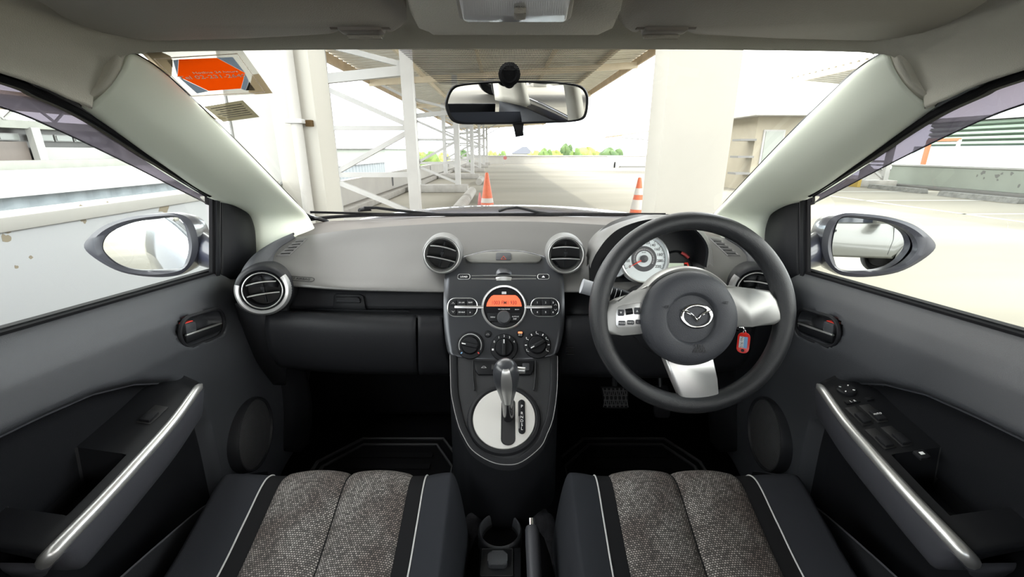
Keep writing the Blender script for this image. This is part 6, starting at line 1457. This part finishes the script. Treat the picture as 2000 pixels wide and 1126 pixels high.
epart('wall', ebox(a.x + .3, b_.x - .3, 90.3, 96, -8.5, a.z), 'white_wall', hs, sm=0)
m = MB(); m.add([(a.x, 90, a.z), (b_.x, 90, a.z), (b_.x, 96, a.z), (a.x, 96, a.z), (c_.x - .5, 93, c_.z + .1), (c_.x + .4, 93, c_.z + .1)], [(0, 1, 5, 4), (1, 2, 5), (2, 3, 4, 5), (3, 0, 4), (3, 2, 1, 0)]); epart('roof', m, 'roof_blue', hs, sm=0)

# ---- silver pickup parked crosswise behind the car (the wing mirrors show it)
pk = ethg('pickup_truck', 'silver pickup parked crosswise behind the car, seen in the wing mirrors', 'car', (4, -9, 0))
OX, OY = 6.5, -9.0                       # nose position; the truck points away from the parapet
def pfr(dy): return Fr((OX, OY + dy, 0), (-1, 0, 0), (0, 0, 1))      # local a runs from nose to tail; normal points towards our car
bodyp = [(.05, .45), (0, .62), (.04, .85), (.25, .98), (1.25, 1.08), (1.45, 1.10), (3.3, 1.10), (3.35, 1.06), (5.1, 1.06), (5.15, .5), (4.55, .45), (4.5, .6), (4.3, .78), (4.0, .82), (3.7, .78), (3.5, .6), (3.45, .42), (1.35, .42), (1.3, .6), (1.12, .78), (.85, .82), (.58, .78), (.40, .6), (.36, .45)]
m = MB(); m.prism(bodyp, pfr(0), -.86, .86, .05, 3, True); bd_ = epart('body', m, 'silver_car', pk, sm=50)
cabp = [(1.35, 1.08), (2.0, 1.60), (2.2, 1.68), (3.1, 1.68), (3.25, 1.60), (3.35, 1.08)]
m = MB(); m.prism(cabp, pfr(0), -.74, .74, .06, 3, True); epart('cabin', m, 'silver_car', pk, sm=50)
for sgn in (1, -1):
    m = MB(); m.prism([(1.62, 1.12), (2.12, 1.56), (2.55, 1.60), (2.55, 1.12)], pfr(sgn * .745), -.006, .006); epart('window', m, 'car_window', pk, sm=0)
    m = MB(); m.prism([(2.65, 1.12), (2.65, 1.60), (3.08, 1.58), (3.22, 1.12)], pfr(sgn * .745), -.006, .006); epart('window', m, 'car_window', pk, sm=0)
    for a in (.86, 4.0):
        c_ = pfr(sgn * .74) @ V((a, .37, 0)); m = MB(); m.lathe(Fr(c_, (1, 0, 0), (0, 0, 1)), [(.36, -.11), (.37, -.08), (.37, .08), (.35, .11), (.24, .10), (.22, .06), (.02, .07)], 36); w_ = epart('wheel', m, 'tyre', pk, sm=40)
        m = MB(); m.tube([pfr(sgn * .865) @ V((a + .44 * math.cos(t), .40 + .43 * math.sin(t), 0)) for t in [PI * i / 20 for i in range(21)]], .03, 8); epart('wheel_arch', m, 'silver_car', pk)
    for a in (1.42, 2.6):
        m = MB(); m.tube([pfr(sgn * .862) @ V((a, 1.08, 0)), pfr(sgn * .862) @ V((a - .02, .8, 0)), pfr(sgn * .862) @ V((a + .04, .5, 0))], .004, 4); epart('door_gap', m, 'tyre', pk)
    m = MB(); m.box(pfr(sgn * .95), 1.62, 1.80, 1.10, 1.27, -.10, .10, .04); epart('wing_mirror', m, 'silver_car', pk)
    m = MB(); m.box(pfr(sgn * .86), 2.38, 2.56, .93, .97, -.02, .03, .01); epart('door_handle', m, 'tyre', pk)
m = MB(); m.prism([(1.40, 1.12), (1.98, 1.58), (2.02, 1.55), (1.5, 1.10)], pfr(0), -.68, .68, .01); epart('windscreen', m, 'car_window', pk, sm=0)
m = MB(); m.box(pfr(0), -.06, .14, .42, .66, -.84, .84, .04); epart('bumper', m, 'edge_grey', pk)
